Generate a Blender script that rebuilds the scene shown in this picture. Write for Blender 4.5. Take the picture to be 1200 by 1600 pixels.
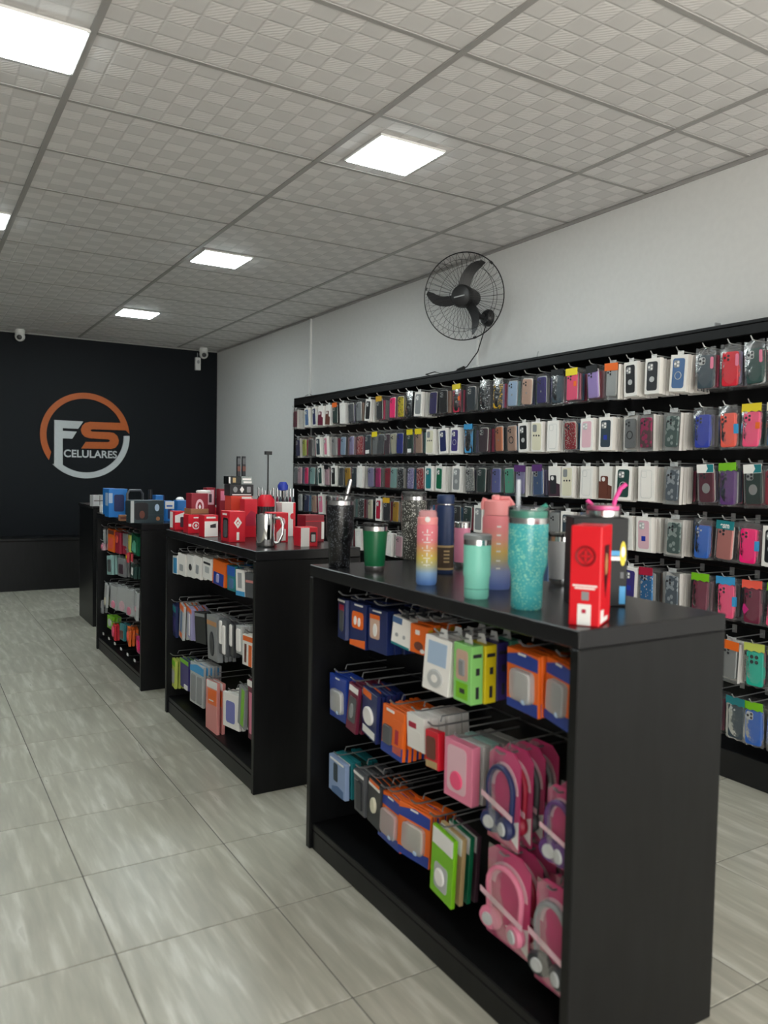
import bpy, bmesh, math, random
from mathutils import Vector, Matrix, Euler
random.seed(7)
S = bpy.context.scene
C = S.collection
for o in list(bpy.data.objects): bpy.data.objects.remove(o)

# ------------------------------------------------------------------ camera
FPX, EYE = 1236.0, 1.45
CAMR = Matrix(((0.85633378, 0.00835679, -0.51635514), (-0.51607566, 0.0505007, -0.85505297), (0.0189308, 0.99868906, 0.04755819)))
cam = bpy.data.cameras.new('camera'); camo = bpy.data.objects.new('camera', cam); C.objects.link(camo)
# columns of the rotation: right, up, back
rot = Matrix((CAMR[0], CAMR[1], CAMR[2]))
camo.matrix_world = Matrix.Translation((0, 0, EYE)) @ rot.to_4x4()
cam.sensor_fit = 'VERTICAL'; cam.sensor_height = 36; cam.lens = FPX / 1600 * 36
cam.clip_start = .02; cam.clip_end = 60
cam.dof.use_dof = True; cam.dof.focus_distance = 5.0; cam.dof.aperture_fstop = 2.8
S.camera = camo

# ------------------------------------------------------------------ world, lights, exposure
S.view_settings.view_transform = 'Standard'; S.view_settings.look = 'None'
S.view_settings.gamma = 1; S.view_settings.use_curve_mapping = False
S.view_settings.exposure = 0.75
w = bpy.data.worlds.new('world'); S.world = w; w.use_nodes = True
w.node_tree.nodes['Background'].inputs[0].default_value = (.80, .92, 1, 1)
w.node_tree.nodes['Background'].inputs[1].default_value = .6
DAY = 70; PANEL = 26.0
ld = bpy.data.lights.new('shopfront_daylight', 'AREA'); ld.shape = 'RECTANGLE'; ld.size = 5.2; ld.size_y = 2.3
ld.energy = DAY; ld.color = (1, .985, .95)
lo = bpy.data.objects.new('shopfront_daylight', ld); C.objects.link(lo)
lo.location = (.7, -2.35, 1.45); lo.rotation_euler = (math.radians(90), 0, 0)

su = bpy.data.lights.new('midday_sun', 'SUN'); su.energy = 17; su.angle = .01; su.color = (1, .96, .88)
so = bpy.data.objects.new('midday_sun', su); C.objects.link(so); so.rotation_euler = (math.radians(16), math.radians(8), 0)

def ray(px, py):
    return CAMR @ Vector((px - 600, 800 - py, -FPX))
def on_z(px, py, z): d = ray(px, py); return d * ((z - EYE) / d.z) + Vector((0, 0, EYE))
def on_x(px, py, x): d = ray(px, py); return d * (x / d.x) + Vector((0, 0, EYE))
def on_y(px, py, y): d = ray(px, py); return d * (y / d.y) + Vector((0, 0, EYE))
def depth(p): return -(CAMR.transposed() @ (Vector(p) - Vector((0, 0, EYE)))).z
def psize(n, p): return n * depth(p) / FPX

# ------------------------------------------------------------------ materials
def lin(c): return c / 12.92 if c <= .04045 else ((c + .055) / 1.055) ** 2.4
def hx(s): return tuple(lin(int(s[i:i + 2], 16) / 255) for i in (0, 2, 4)) + (1,)
MATS = {}
def mat(name, col, rough=.5, metal=0, spec=.5, coat=0, emit=0, alpha=1):
    if name in MATS: return MATS[name]
    m = bpy.data.materials.new(name); m.use_nodes = True
    b = m.node_tree.nodes['Principled BSDF']
    c = hx(col) if isinstance(col, str) else tuple(col) + (1,)
    b.inputs['Base Color'].default_value = c; b.inputs['Roughness'].default_value = rough
    b.inputs['Metallic'].default_value = metal; b.inputs['Specular IOR Level'].default_value = spec
    b.inputs['Coat Weight'].default_value = coat; b.inputs['Coat Roughness'].default_value = .1
    if emit: b.inputs['Emission Color'].default_value = c; b.inputs['Emission Strength'].default_value = emit
    m.diffuse_color = c
    MATS[name] = m; return m
def nt(m): return m.node_tree.nodes, m.node_tree.links, m.node_tree.nodes['Principled BSDF']
def grain(m, scale=60, amt=.12, bump=.05, stretch=(1, 1, 1), rough_amt=0):
    """fine procedural grain on a plain material"""
    n, l, b = nt(m)
    t = n.new('ShaderNodeTexCoord'); mp = n.new('ShaderNodeMapping'); mp.inputs['Scale'].default_value = stretch
    x = n.new('ShaderNodeTexNoise'); x.inputs['Scale'].default_value = scale; x.inputs['Detail'].default_value = 4
    l.new(t.outputs['Object'], mp.inputs[0]); l.new(mp.outputs[0], x.inputs['Vector'])
    c = b.inputs['Base Color'].default_value[:]
    r = n.new('ShaderNodeValToRGB'); r.color_ramp.elements[0].position = .3; r.color_ramp.elements[1].position = .7
    r.color_ramp.elements[0].color = tuple(v * (1 - amt) for v in c[:3]) + (1,)
    r.color_ramp.elements[1].color = tuple(min(1, v * (1 + amt)) for v in c[:3]) + (1,)
    l.new(x.outputs[0], r.inputs[0]); l.new(r.outputs[0], b.inputs['Base Color'])
    if bump:
        bp = n.new('ShaderNodeBump'); bp.inputs['Strength'].default_value = bump; bp.inputs['Distance'].default_value = .002
        l.new(x.outputs[0], bp.inputs['Height']); l.new(bp.outputs[0], b.inputs['Normal'])
    return m

PAL = dict(white='f2efea', offwhite='f0ece6', cream='e2dcc2', black='17181b', charcoal='2b2d31', grey='8b8d8e', darkgrey='55575a', palegrey='b9bbba',
    navy='1f2a5a', indigo='3b3276', blue='2b62b8', royal='2438a0', skyblue='3f9ad0', paleblue='a9bfd8', steelblue='4f6f9c', periwinkle='7377b8',
    lavender='a5a0c8', lilac='b49ad8', purple='5a3270', plum='47303c', maroon='6d1d38', crimson='b01c3c', red='d4142c', coral='f2604e', hotpink='fc1478',
    pink='f0527e', rose='e2809c', palepink='e0b6c0', magenta='c42878', peach='d98a62', beige='cdaa96', tan='c08a58', brown='6a3a2e', orange='ef6c1c',
    mustard='d0a020', yellow='e6d020', yellowgreen='c6d060', lime='7ac01c', green='0e6a48', darkgreen='1d423c', slate='33424c', mint='6cc8a8', turquoise='20b49a',
    teal='1e7d84', paleteal='9cc4c0', blushpink='dc8e88', lightgreen='8fd476', gold='b49a6c', kraft='9a6a48')
PNAME = dict(offwhite='off-white', palegrey='pale grey', darkgrey='dark grey', skyblue='sky blue', paleblue='pale blue', steelblue='steel blue', palepink='pale pink',
    hotpink='hot pink', yellowgreen='yellow-green', darkgreen='dark green', paleteal='pale teal', blushpink='blush pink', royal='royal blue', lightgreen='light green')
def pm(c):
    if c in MATS: return MATS[c]
    return mat(c, PAL[c], .42)
def film(name, tint='ffffff', dens=.12, rough=.12, crinkle=0, gloss=1):
    m = bpy.data.materials.new(name); m.use_nodes = True; n = m.node_tree.nodes; l = m.node_tree.links; n.clear()
    o = n.new('ShaderNodeOutputMaterial'); tr = n.new('ShaderNodeBsdfTransparent'); gl = n.new('ShaderNodeBsdfGlossy'); df = n.new('ShaderNodeBsdfDiffuse')
    gl.inputs['Roughness'].default_value = rough; df.inputs['Color'].default_value = hx(tint)
    m1 = n.new('ShaderNodeMixShader'); m1.inputs[0].default_value = dens
    l.new(tr.outputs[0], m1.inputs[1]); l.new(df.outputs[0], m1.inputs[2])
    fr = n.new('ShaderNodeFresnel'); fr.inputs[0].default_value = 1.38
    m2 = n.new('ShaderNodeMixShader'); gx = n.new('ShaderNodeMath'); gx.operation = 'MULTIPLY'; gx.inputs[1].default_value = gloss; l.new(fr.outputs[0], gx.inputs[0]); l.new(gx.outputs[0], m2.inputs[0]); l.new(m1.outputs[0], m2.inputs[1]); l.new(gl.outputs[0], m2.inputs[2])
    if crinkle:
        t = n.new('ShaderNodeTexCoord'); x = n.new('ShaderNodeTexNoise'); x.inputs['Scale'].default_value = crinkle; x.inputs['Detail'].default_value = 3
        l.new(t.outputs['Object'], x.inputs['Vector']); b = n.new('ShaderNodeBump'); b.inputs['Strength'].default_value = .6; b.inputs['Distance'].default_value = .006
        l.new(x.outputs[0], b.inputs['Height'])
        for g in (gl, df): l.new(b.outputs[0], g.inputs['Normal'])
        l.new(b.outputs[0], fr.inputs['Normal'])
    l.new(m2.outputs[0], o.inputs[0]); MATS[name] = m; return m
FILM = film('clear_film', dens=.03, gloss=.8); BAG = film('crinkled_bag', dens=.04, rough=.2, crinkle=22); THIN = film('thin_bag', dens=.02, rough=.24, crinkle=16, gloss=.35); ACR = film('clear_acrylic', dens=.05, rough=.05)
SMOKE = film('smoky_plastic', '303030', .55, .1)
def speckle(name, base, dot, scale=130, thr=.3, rough=.35, metal=0, spark=0):
    m = mat(name, base, rough, metal); n, l, b = nt(m)
    t = n.new('ShaderNodeTexCoord'); v = n.new('ShaderNodeTexVoronoi'); v.inputs['Scale'].default_value = scale
    l.new(t.outputs['Object'], v.inputs['Vector'])
    n2 = n.new('ShaderNodeTexNoise'); n2.inputs['Scale'].default_value = scale * .13; l.new(t.outputs['Object'], n2.inputs['Vector'])
    mm = n.new('ShaderNodeMath'); mm.operation = 'MULTIPLY'; mm.inputs[1].default_value = 2 * thr; l.new(n2.outputs[0], mm.inputs[0])
    lt = n.new('ShaderNodeMath'); lt.operation = 'LESS_THAN'; l.new(v.outputs['Distance'], lt.inputs[0]); l.new(mm.outputs[0], lt.inputs[1])
    mx = n.new('ShaderNodeMix'); mx.data_type = 'RGBA'; mx.inputs[6].default_value = hx(base); mx.inputs[7].default_value = hx(dot)
    l.new(lt.outputs[0], mx.inputs[0]); l.new(mx.outputs[2], b.inputs['Base Color'])
    return m
speckle('p_letters', '1a1c20', 'd8dcdc', 90, .34); speckle('p_flower', '5d7672', 'b6c6c2', 42, .4); speckle('p_floral', '2a2a20', 'e0b020', 90, .5)
speckle('p_redflower', 'b02034', 'e8c8c0', 100, .4); speckle('p_chain', 'b01830', 'd8c8c0', 110, .34); speckle('p_yellow', 'e0cc30', '3a3020', 80, .34)
speckle('p_lilac', '9a92c4', 'e4e0ec', 100, .36); speckle('p_emblem', '20242a', 'c8c8c8', 60, .26); speckle('p_grey', '9a9c9a', 'e0e0dc', 100, .4)
speckle('p_bluefig', '2a86c8', 'e0e4e8', 60, .3); speckle('p_magenta', '70484e', 'c83070', 45, .5); speckle('p_greyflower', '6f7c88', 'c4ccd2', 42, .4)
PDESC = dict(p_letters='black letter-patterned', p_flower='green-grey flower-patterned', p_floral='yellow floral', p_redflower='red flower-patterned', p_chain='red chain-patterned',
    p_yellow='yellow spotted', p_lilac='lilac patterned', p_emblem='black graphic', p_grey='grey patterned', p_bluefig='blue figure-patterned', p_magenta='magenta-centred', p_greyflower='grey-blue flower-patterned')

LAM = grain(mat('black_laminate', (.0058, .006, .0064), .36, spec=.28), 40, .25, .03, (1, 1, .15))
TOPL = grain(mat('black_laminate_top', (.008, .008, .0092), .26, spec=.42), 40, .2, .015, (1, .3, 1))
WALLP = grain(mat('white_wall_paint', (.70, .70, .69), .75), 30, .02, .05)
DARKP = grain(mat('dark_navy_paint', (.003, .0052, .008), .6, spec=.22), 30, .08, .04)
GRID = mat('grey_grid_bar', (.34, .33, .32), .5)
STEEL = grain(mat('brushed_steel', (.62, .62, .62), .22, 1), 200, .1, 0, (1, 1, 6))
CHROME = mat('chrome', (.8, .8, .8), .06, 1)
HOOKM = mat('zinc_hook', (.55, .55, .55), .35, .7); IHK = mat('dull_hook', (.22, .22, .22), .4, .5)
WHT = mat('white_plastic', (.78, .78, .76), .4)
BLK = mat('black_plastic', (.012, .012, .013), .4)
PRT = mat('print_white', (.85, .83, .8), .5)
PRG = mat('print_grey', (.35, .36, .37), .5)
PRD = mat('print_dark', (.03, .03, .035), .4)

# ------------------------------------------------------------------ mesh builder
class MB:
    def __init__(s): s.v = []; s.f = []; s.m = []; s.sm = []
    def add(s, vs, fs, m=0, smooth=False):
        k = len(s.v); s.v += [tuple(p) for p in vs]
        for f in fs: s.f.append([i + k for i in f]); s.m.append(m); s.sm.append(smooth)
        return s
    def box(s, x0, y0, z0, x1, y1, z1, m=0):
        return s.add([(x0, y0, z0), (x1, y0, z0), (x1, y1, z0), (x0, y1, z0), (x0, y0, z1), (x1, y0, z1), (x1, y1, z1), (x0, y1, z1)],
            [(3, 2, 1, 0), (4, 5, 6, 7), (0, 1, 5, 4), (1, 2, 6, 5), (2, 3, 7, 6), (3, 0, 4, 7)], m)
    def prism(s, pts, axis, a, b, m=0, ch=0, smooth=False):
        """outline (2-D) extruded along axis from a (face seen) to b; ch = chamfer at a"""
        n = len(pts)
        def P(p, d): return (d, p[0], p[1]) if axis == 'x' else ((p[0], d, p[1]) if axis == 'y' else (p[0], p[1], d))
        cx = sum(p[0] for p in pts) / n; cy = sum(p[1] for p in pts) / n
        sg = 1 if b > a else -1
        if ch:
            hw = max(abs(p[0] - cx) for p in pts); hh = max(abs(p[1] - cy) for p in pts)
            inn = [(cx + (p[0] - cx) * (1 - ch / hw), cy + (p[1] - cy) * (1 - ch / hh)) for p in pts]
            vs = [P(p, a) for p in inn] + [P(p, a + sg * ch) for p in pts] + [P(p, b) for p in pts]
            fs = [list(range(n)), list(range(3 * n - 1, 2 * n - 1, -1))]
            for i in range(n):
                j = (i + 1) % n; fs += [(i, i + n, j + n, j), (i + n, i + 2 * n, j + 2 * n, j + n)]
        else:
            vs = [P(p, a) for p in pts] + [P(p, b) for p in pts]
            fs = [list(range(n)), list(range(2 * n - 1, n - 1, -1))] + [(i, i + n, (i + 1) % n + n, (i + 1) % n) for i in range(n)]
        return s.add(vs, fs, m, smooth)
    def tube(s, pts, r, n=6, m=0, closed=False, r2=None):
        pts = [Vector(p) for p in pts]; k = len(pts); rings = []
        up = Vector((0.13, .27, .95)).normalized(); prev = None
        for i, p in enumerate(pts):
            if closed: t = (pts[(i + 1) % k] - pts[i - 1])
            else: t = pts[min(i + 1, k - 1)] - pts[max(i - 1, 0)]
            t.normalize()
            a = prev - t * prev.dot(t) if prev is not None else t.cross(up)
            if a.length < 1e-4: a = t.orthogonal()
            a.normalize(); prev = a; b = t.cross(a)
            rr = r if r2 is None else r + (r2 - r) * i / (k - 1)
            rings.append([p + (a * math.cos(2 * math.pi * j / n) + b * math.sin(2 * math.pi * j / n)) * rr for j in range(n)])
        vs = [q for R in rings for q in R]; fs = []
        for i in range(k if closed else k - 1):
            for j in range(n):
                a0, a1 = i * n + j, i * n + (j + 1) % n; i2 = (i + 1) % k
                fs.append((a0, a1, i2 * n + (j + 1) % n, i2 * n + j))
        if not closed: fs += [list(range(n - 1, -1, -1)), list(range((k - 1) * n, k * n))]
        return s.add(vs, fs, m, True)
    def lathe(s, prof, n=24, m=0, c=(0, 0, 0), axis=None, squash=(1, 1)):
        vs = []; fs = []; k = len(prof)
        for (r, z) in prof:
            for j in range(n):
                a = 2 * math.pi * j / n; vs.append((r * math.cos(a) * squash[0], r * math.sin(a) * squash[1], z))
        for i in range(k - 1):
            for j in range(n): fs.append((i * n + j, i * n + (j + 1) % n, (i + 1) * n + (j + 1) % n, (i + 1) * n + j))
        fs += [list(range(n - 1, -1, -1)), list(range((k - 1) * n, k * n))]
        if axis is not None:
            q = Vector((0, 0, 1)).rotation_difference(Vector(axis)); vs = [q @ Vector(v) for v in vs]
        vs = [(v[0] + c[0], v[1] + c[1], v[2] + c[2]) for v in vs]
        return s.add(vs, fs, m, True)
    def mesh(s, name, mats):
        me = bpy.data.meshes.new(name); me.from_pydata(s.v, [], s.f)
        for p, m, sm in zip(me.polygons, s.m, s.sm): p.material_index = m; p.use_smooth = sm
        for m in (mats if isinstance(mats, (list, tuple)) else [mats]): me.materials.append(m)
        b = bmesh.new(); b.from_mesh(me); bmesh.ops.recalc_face_normals(b, faces=b.faces); b.to_mesh(me); b.free()
        if any(s.sm): me.set_sharp_from_angle(angle=math.radians(40))
        return me
    def build(s, name, mats, parent=None, loc=(0, 0, 0), rot=None):
        return link(name, s.mesh(name, mats), parent, loc, rot)
def link(name, me, parent=None, loc=(0, 0, 0), rot=None):
    o = bpy.data.objects.new(name, me); C.objects.link(o); o.location = loc
    if rot: o.rotation_euler = rot
    if parent: o.parent = parent
    return o
def bevel(o, w=.002, seg=1):
    b = bmesh.new(); b.from_mesh(o.data); bmesh.ops.bevel(b, geom=list(b.edges), offset=w, segments=seg, affect='EDGES', profile=.5); b.to_mesh(o.data); b.free(); return o
def thing(name, label, cat, loc=(0, 0, 0), rz=0, group=None):
    o = bpy.data.objects.new(name, None); C.objects.link(o); o.location = loc; o.rotation_euler = (0, 0, rz); o.empty_display_size = .05
    return tag(o, label, cat, group)
def tag(o, label, cat, group=None):
    o['label'] = label; o['category'] = cat
    if group: o['group'] = group
    return o
def struct(o): o['kind'] = 'structure'; return o
def rrect(x0, z0, x1, z1, r, n=3):
    r = min(r, abs(x1 - x0) / 2.01, abs(z1 - z0) / 2.01); P = []
    for cx, cz, a in ((x1 - r, z1 - r, 0), (x0 + r, z1 - r, 90), (x0 + r, z0 + r, 180), (x1 - r, z0 + r, 270)):
        for k in range(n + 1): t = math.radians(a + 90 * k / n); P.append((cx + r * math.cos(t), cz + r * math.sin(t)))
    return P
def ellipse(x0, z0, x1, z1, n=16):
    return [((x0 + x1) / 2 + (x1 - x0) / 2 * math.cos(2 * math.pi * k / n), (z0 + z1) / 2 + (z1 - z0) / 2 * math.sin(2 * math.pi * k / n)) for k in range(n)]
_txt = {}
def text_pts(s, bold=0):
    """vertices and faces of a word, scaled to a 1 x 1 box"""
    if (s, bold) in _txt: return _txt[s, bold]
    cu = bpy.data.curves.new('word', 'FONT'); cu.body = s; cu.offset = bold; o = bpy.data.objects.new('word', cu); C.objects.link(o)
    bpy.context.view_layer.update()
    me = bpy.data.meshes.new_from_object(o.evaluated_get(bpy.context.evaluated_depsgraph_get()))
    vs = [v.co.copy() for v in me.vertices]; fs = [list(p.vertices) for p in me.polygons]
    bpy.data.objects.remove(o); bpy.data.curves.remove(cu); bpy.data.meshes.remove(me)
    x0, x1 = min(v.x for v in vs), max(v.x for v in vs); y0, y1 = min(v.y for v in vs), max(v.y for v in vs)
    _txt[s, bold] = ([((v.x - x0) / (x1 - x0), (v.y - y0) / (y1 - y0)) for v in vs], fs); return _txt[s, bold]

# ------------------------------------------------------------------ room shell
XL, XR, YF, YB, H = -2.6, 3.64, -2.4, 10.5, 3.08
# floor with its tiles
tm = mat('floor_tile_glaze', (.5, .49, .44), .27, spec=.45)
n, l, b = nt(tm)
tc = n.new('ShaderNodeTexCoord'); oi = n.new('ShaderNodeObjectInfo'); va = n.new('ShaderNodeVectorMath'); va.operation = 'MULTIPLY_ADD'
cmb = n.new('ShaderNodeCombineXYZ')
for k in range(3): l.new(oi.outputs['Random'], cmb.inputs[k])
va.inputs[1].default_value = (17, 31, 5); l.new(cmb.outputs[0], va.inputs[0]); l.new(tc.outputs['Object'], va.inputs[2])
mp = n.new('ShaderNodeMapping'); mp.inputs['Rotation'].default_value = (0, 0, math.radians(-9)); mp.inputs['Scale'].default_value = (17, 1.9, 1)
l.new(va.outputs[0], mp.inputs[0])
nz = n.new('ShaderNodeTexNoise'); nz.inputs['Scale'].default_value = 1.5; nz.inputs['Detail'].default_value = 5; nz.inputs['Distortion'].default_value = .25
l.new(mp.outputs[0], nz.inputs['Vector'])
cr = n.new('ShaderNodeValToRGB'); e = cr.color_ramp.elements; e[0].position = .34; e[0].color = (.385, .37, .305, 1); e[1].position = .72; e[1].color = (.63, .615, .54, 1)
e2 = cr.color_ramp.elements.new(.52); e2.color = (.45, .435, .36, 1)
l.new(nz.outputs[0], cr.inputs[0]); l.new(cr.outputs[0], b.inputs['Base Color'])
rr = n.new('ShaderNodeMapRange'); rr.inputs[3].default_value = .36; rr.inputs[4].default_value = .24; l.new(nz.outputs[0], rr.inputs[0]); l.new(rr.outputs[0], b.inputs['Roughness'])
GROUT = grain(mat('grey_grout', (.16, .155, .135), .8), 80, .2, .1)
fl = struct(MB().box(XL, YF, -.06, XR, YB, -.002).build('floor', GROUT))
TP = .5225
tile_me = None
x0t = .525 - 6 * TP; y0t = 2.375 - 10 * TP
q = MB().prism(rrect(.0022, .0022, TP - .0022, TP - .0022, .002, 1), 'z', 0, -.01, 0, .0015); tile_me = q.mesh('tile', tm)
for i in range(12):
    for j in range(26):
        x, y = x0t + i * TP, y0t + j * TP
        if x + TP < XL + .02 or x > XR - .02 or y + TP < YF + .02 or y > YB - .02 or y < -.8: continue
        o = link('tile', tile_me, fl, (x, y, 0))
        sx = min(1, (XR - x) / TP); sy = min(1, (YB - y) / TP)
        if x < XL: o.location.x = XL; sx = (x + TP - XL) / TP
        o.scale = (sx, sy, 1)
# ceiling with tiles and grid bars
cm = mat('ceiling_tile_emboss', (.6, .59, .56), .62, spec=.35)
n, l, b = nt(cm)
tc = n.new('ShaderNodeTexCoord'); mp = n.new('ShaderNodeMapping'); mp.inputs['Scale'].default_value = (1, 1, 0); mp.inputs['Location'].default_value = (0, 0, .01)
l.new(tc.outputs['Object'], mp.inputs[0])
ck = n.new('ShaderNodeTexChecker'); ck.inputs['Scale'].default_value = 1 / .1035; ck.inputs[1].default_value = (.74, .72, .715, 1); ck.inputs[2].default_value = (.645, .63, .625, 1)
l.new(mp.outputs[0], ck.inputs['Vector'])
wv = n.new('ShaderNodeTexWave'); wv.inputs['Scale'].default_value = 26; wv.inputs['Distortion'].default_value = 2.5; wv.bands_direction = 'DIAGONAL'; l.new(mp.outputs[0], wv.inputs['Vector'])
sc = n.new('ShaderNodeVectorMath'); sc.operation = 'SCALE'; sc.inputs['Scale'].default_value = 1 / .1035; l.new(mp.outputs[0], sc.inputs[0])
fr = n.new('ShaderNodeVectorMath'); fr.operation = 'FRACTION'; l.new(sc.outputs[0], fr.inputs[0])
sp = n.new('ShaderNodeSeparateXYZ'); l.new(fr.outputs[0], sp.inputs[0])
def mth(op, a, c, clamp=False):
    k = n.new('ShaderNodeMath'); k.operation = op; k.use_clamp = clamp
    for i, v in enumerate((a, c)):
        if isinstance(v, (int, float)): k.inputs[i].default_value = v
        else: l.new(v, k.inputs[i])
    return k.outputs[0]
def edge(v): return mth('MINIMUM', v, mth('SUBTRACT', 1, v))
ed = mth('MULTIPLY', mth('MINIMUM', edge(sp.outputs[0]), edge(sp.outputs[1])), 14, True)
ht = mth('ADD', ed, mth('MULTIPLY', mth('MULTIPLY', ck.outputs[1], wv.outputs[1]), .5))
bp = n.new('ShaderNodeBump'); bp.inputs['Strength'].default_value = .5; bp.inputs['Distance'].default_value = .003
l.new(ht, bp.inputs['Height']); l.new(bp.outputs[0], b.inputs['Normal'])
gm = n.new('ShaderNodeMix'); gm.data_type = 'RGBA'; gm.inputs[6].default_value = (.6, .585, .58, 1); l.new(ed, gm.inputs[0]); l.new(ck.outputs[0], gm.inputs[7]); l.new(gm.outputs[2], b.inputs['Base Color'])
ce = struct(MB().box(XL, YF, H + .012, XR, YB, H + .1).build('ceiling', WALLP))
XB = [-1.86, -.625, .61, 1.845, 3.085]; BY = .635
xs = [XL] + XB + [XR]; y_first = 2.541 - 7 * BY
ctile = {}
for i in range(len(xs) - 1):
    for j in range(-1, 20):
        a, c = y_first + j * BY, y_first + (j + 1) * BY; a, c = max(a, YF), min(c, YB)
        if c - a < .03: continue
        wd, dp = round(xs[i + 1] - xs[i], 3), round(c - a, 3)
        if (wd, dp) not in ctile:
            ctile[wd, dp] = MB().prism([(.004, .004), (wd - .004, .004), (wd - .004, dp - .004), (.004, dp - .004)], 'z', 0, .011, 0, .003).mesh('ceiling_tile', cm)
        link('ceiling_tile', ctile[wd, dp], ce, (xs[i], a, H))
for x in XB: MB().prism([(-.014, 0), (.014, 0), (.014, .012), (-.014, .012)], 'y', YF, YB).build('grid_bar', GRID, ce, (x, 0, H - .006))
for i in range(len(xs) - 1):
    for j in range(0, 20):
        y = y_first + j * BY
        if YF + .05 < y < YB - .05: MB().box(xs[i] + .016, -.011, 0, xs[i + 1] - .016 * (i < 5), .011, .011).build('grid_bar', GRID, ce, (0, y, H - .003))
struct(MB().box(XR, YF, -.06, XR + .12, YB + .12, H + .1).build('wall_right', WALLP))
struct(MB().box(XL - .12, YF, -.06, XL, YB + .12, H + .1).build('wall_left', grain(mat('grey_wall_paint', (.22, .22, .22), .7), 30, .03, .05)))
struct(MB().box(XL, YB, -.06, XR, YB + .12, H + .1).build('wall_back', DARKP))
wf = MB().box(XL, YF - .15, 2.62, XR, YF, H + .1).box(XL, YF - .15, -.06, XL + .15, YF, 2.62).box(XR - .25, YF - .15, -.06, XR, YF, 2.62)
struct(wf.build('wall_front', WALLP))
struct(MB().box(XR - .012, YF, H - .022, XR, YB, H - .004).build('trim_1', GRID))
struct(MB().box(XL, YB - .012, H - .02, XR - .012, YB, H - .004).build('trim_2', GRID))

struct(MB().box(-9, -11, -.16, 11, YF, -.02).build('ground', grain(mat('pavement', (.52, .5, .46), .8), 6, .15, .1)))

# ------------------------------------------------------------------ ceiling lights
LED = bpy.data.materials.new('led_diffuser'); LED.use_nodes = True
LED.node_tree.nodes['Principled BSDF'].inputs['Base Color'].default_value = (.9, .9, .9, 1)
LED.node_tree.nodes['Principled BSDF'].inputs['Emission Color'].default_value = (.88, .99, 1, 1); LED.node_tree.nodes['Principled BSDF'].inputs['Emission Strength'].default_value = PANEL
for lab, (x, y) in (('square LED ceiling panel nearest the camera, at upper left edge of the picture', (.41, 3.35)),
        ('square LED ceiling panel between the fan and the camera', (2.14, 3.51)),
        ('square LED ceiling panel cut off at left edge above the dark wall', (.40, 5.86)),
        ('square LED ceiling panel second from the back wall, right line', (2.075, 5.92)),
        ('square LED ceiling panel closest to the dark back wall, right line', (2.07, 8.465)),
        ('square LED ceiling panel on the left line near the back wall', (.40, 8.4))):
    t = thing('ceiling_light', lab, 'light', (x, y, H), 0)
    bevel(MB().box(-.19, -.19, -.014, .19, .19, -.002).build('frame', WHT, t), .003)
    MB().prism([(-.178, -.178), (.178, -.178), (.178, .178), (-.178, .178)], 'z', -.0185, -.012, 0, .002).build('diffuser', LED, t)

# ------------------------------------------------------------------ logo on the back wall
LOr = grain(mat('logo_orange', 'b85708', .5), 40, .05, .02); LWh = grain(mat('logo_white', 'c2c8ca', .5), 40, .03, .02)
def lp(x, y): p = on_y(40 + x / 4, 590 + y / 4, YB); return (p.x, p.z)
lg = thing('shop_logo', 'round orange and white shop logo with two large letters on dark wall', 'sign', (1.934, YB, 1.864))
def loc2(P): return [(x - 1.934, z - 1.864) for x, z in P]
R1, R2 = .535, .462
def arc(a0, a1, r, k=40): return [(1.934 + r * math.cos(math.radians(a0 + (a1 - a0) * i / k)), 1.864 + r * math.sin(math.radians(a0 + (a1 - a0) * i / k))) for i in range(k + 1)]
MB().prism(loc2(arc(5, 216, R1) + arc(208, 17, R2)), 'y', -.022, -.001).build('ring_arc', LOr, lg)
Sp = [(600, 284), (400, 277), (372, 283), (352, 302), (344, 326), (350, 350), (368, 370), (400, 380), (515, 386), (525, 391), (525, 399), (515, 404), (375, 402), (347, 443), (535, 446), (560, 438), (577, 415), (580, 392), (570, 364), (550, 347), (525, 342), (415, 338), (404, 333), (404, 328), (415, 323), (643, 331), (634, 300)]
MB().prism(loc2([lp(*p) for p in Sp]), 'y', -.0225, -.001).build('letter_s', LOr, lg)
Fp = [(177, 265), (358, 275), (327, 320), (230, 316), (230, 333), (318, 338), (290, 382), (230, 380), (230, 545), (205, 560), (177, 543)]
MB().prism(loc2([lp(*p) for p in Fp]), 'y', -.0225, -.001).build('letter_f', LWh, lg)
MB().prism(loc2(arc(2, -137, R1) + arc(-131, 2, R2)), 'y', -.022, -.001).build('ring_arc', LWh, lg)
vs, fs = text_pts('CELULARES', .022)
a, c = lp(238, 497), lp(570, 459)
MB().add([(a[0] + u * (c[0] - a[0]) - 1.934, -.012, a[1] + v * (c[1] - a[1]) - 1.864) for u, v in vs], fs).build('lettering', LWh, lg)

# ------------------------------------------------------------------ security cameras, box, conduits
def dome(lab, px, py):
    p = on_y(px, py, 10.33)
    t = thing('security_camera', lab, 'camera', (p.x, 10.33, H))
    MB().lathe([(.05, 0), (.055, -.012), (.055, -.05), (.045, -.075)], 20).build('base', WHT, t)
    MB().lathe([(.02, -.05), (.045, -.045), (.055, -.02), (.058, .005), (.045, .04), (.02, .055)], 20, axis=(-.2, -.95, -.25), c=(0, -.01, -.085)).build('eyeball', WHT, t)
    MB().lathe([(.03, 0), (.028, .008), (.01, .012)], 16, axis=(-.2, -.95, -.25), c=(-.012, -.062, -.1)).build('lens', BLK, t)
dome('white dome security camera above the round logo', 31, 521)
dome('white dome security camera in the corner near the white wall', 318, 552)
p = on_y(308, 569, YB)
t = thing('wall_sensor', 'small white sensor box on dark wall below the corner camera', 'sensor', (p.x, YB, p.z))
bevel(MB().box(-.035, -.05, -.085, .035, 0, .085).build('housing', WHT, t), .006, 2)
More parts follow.
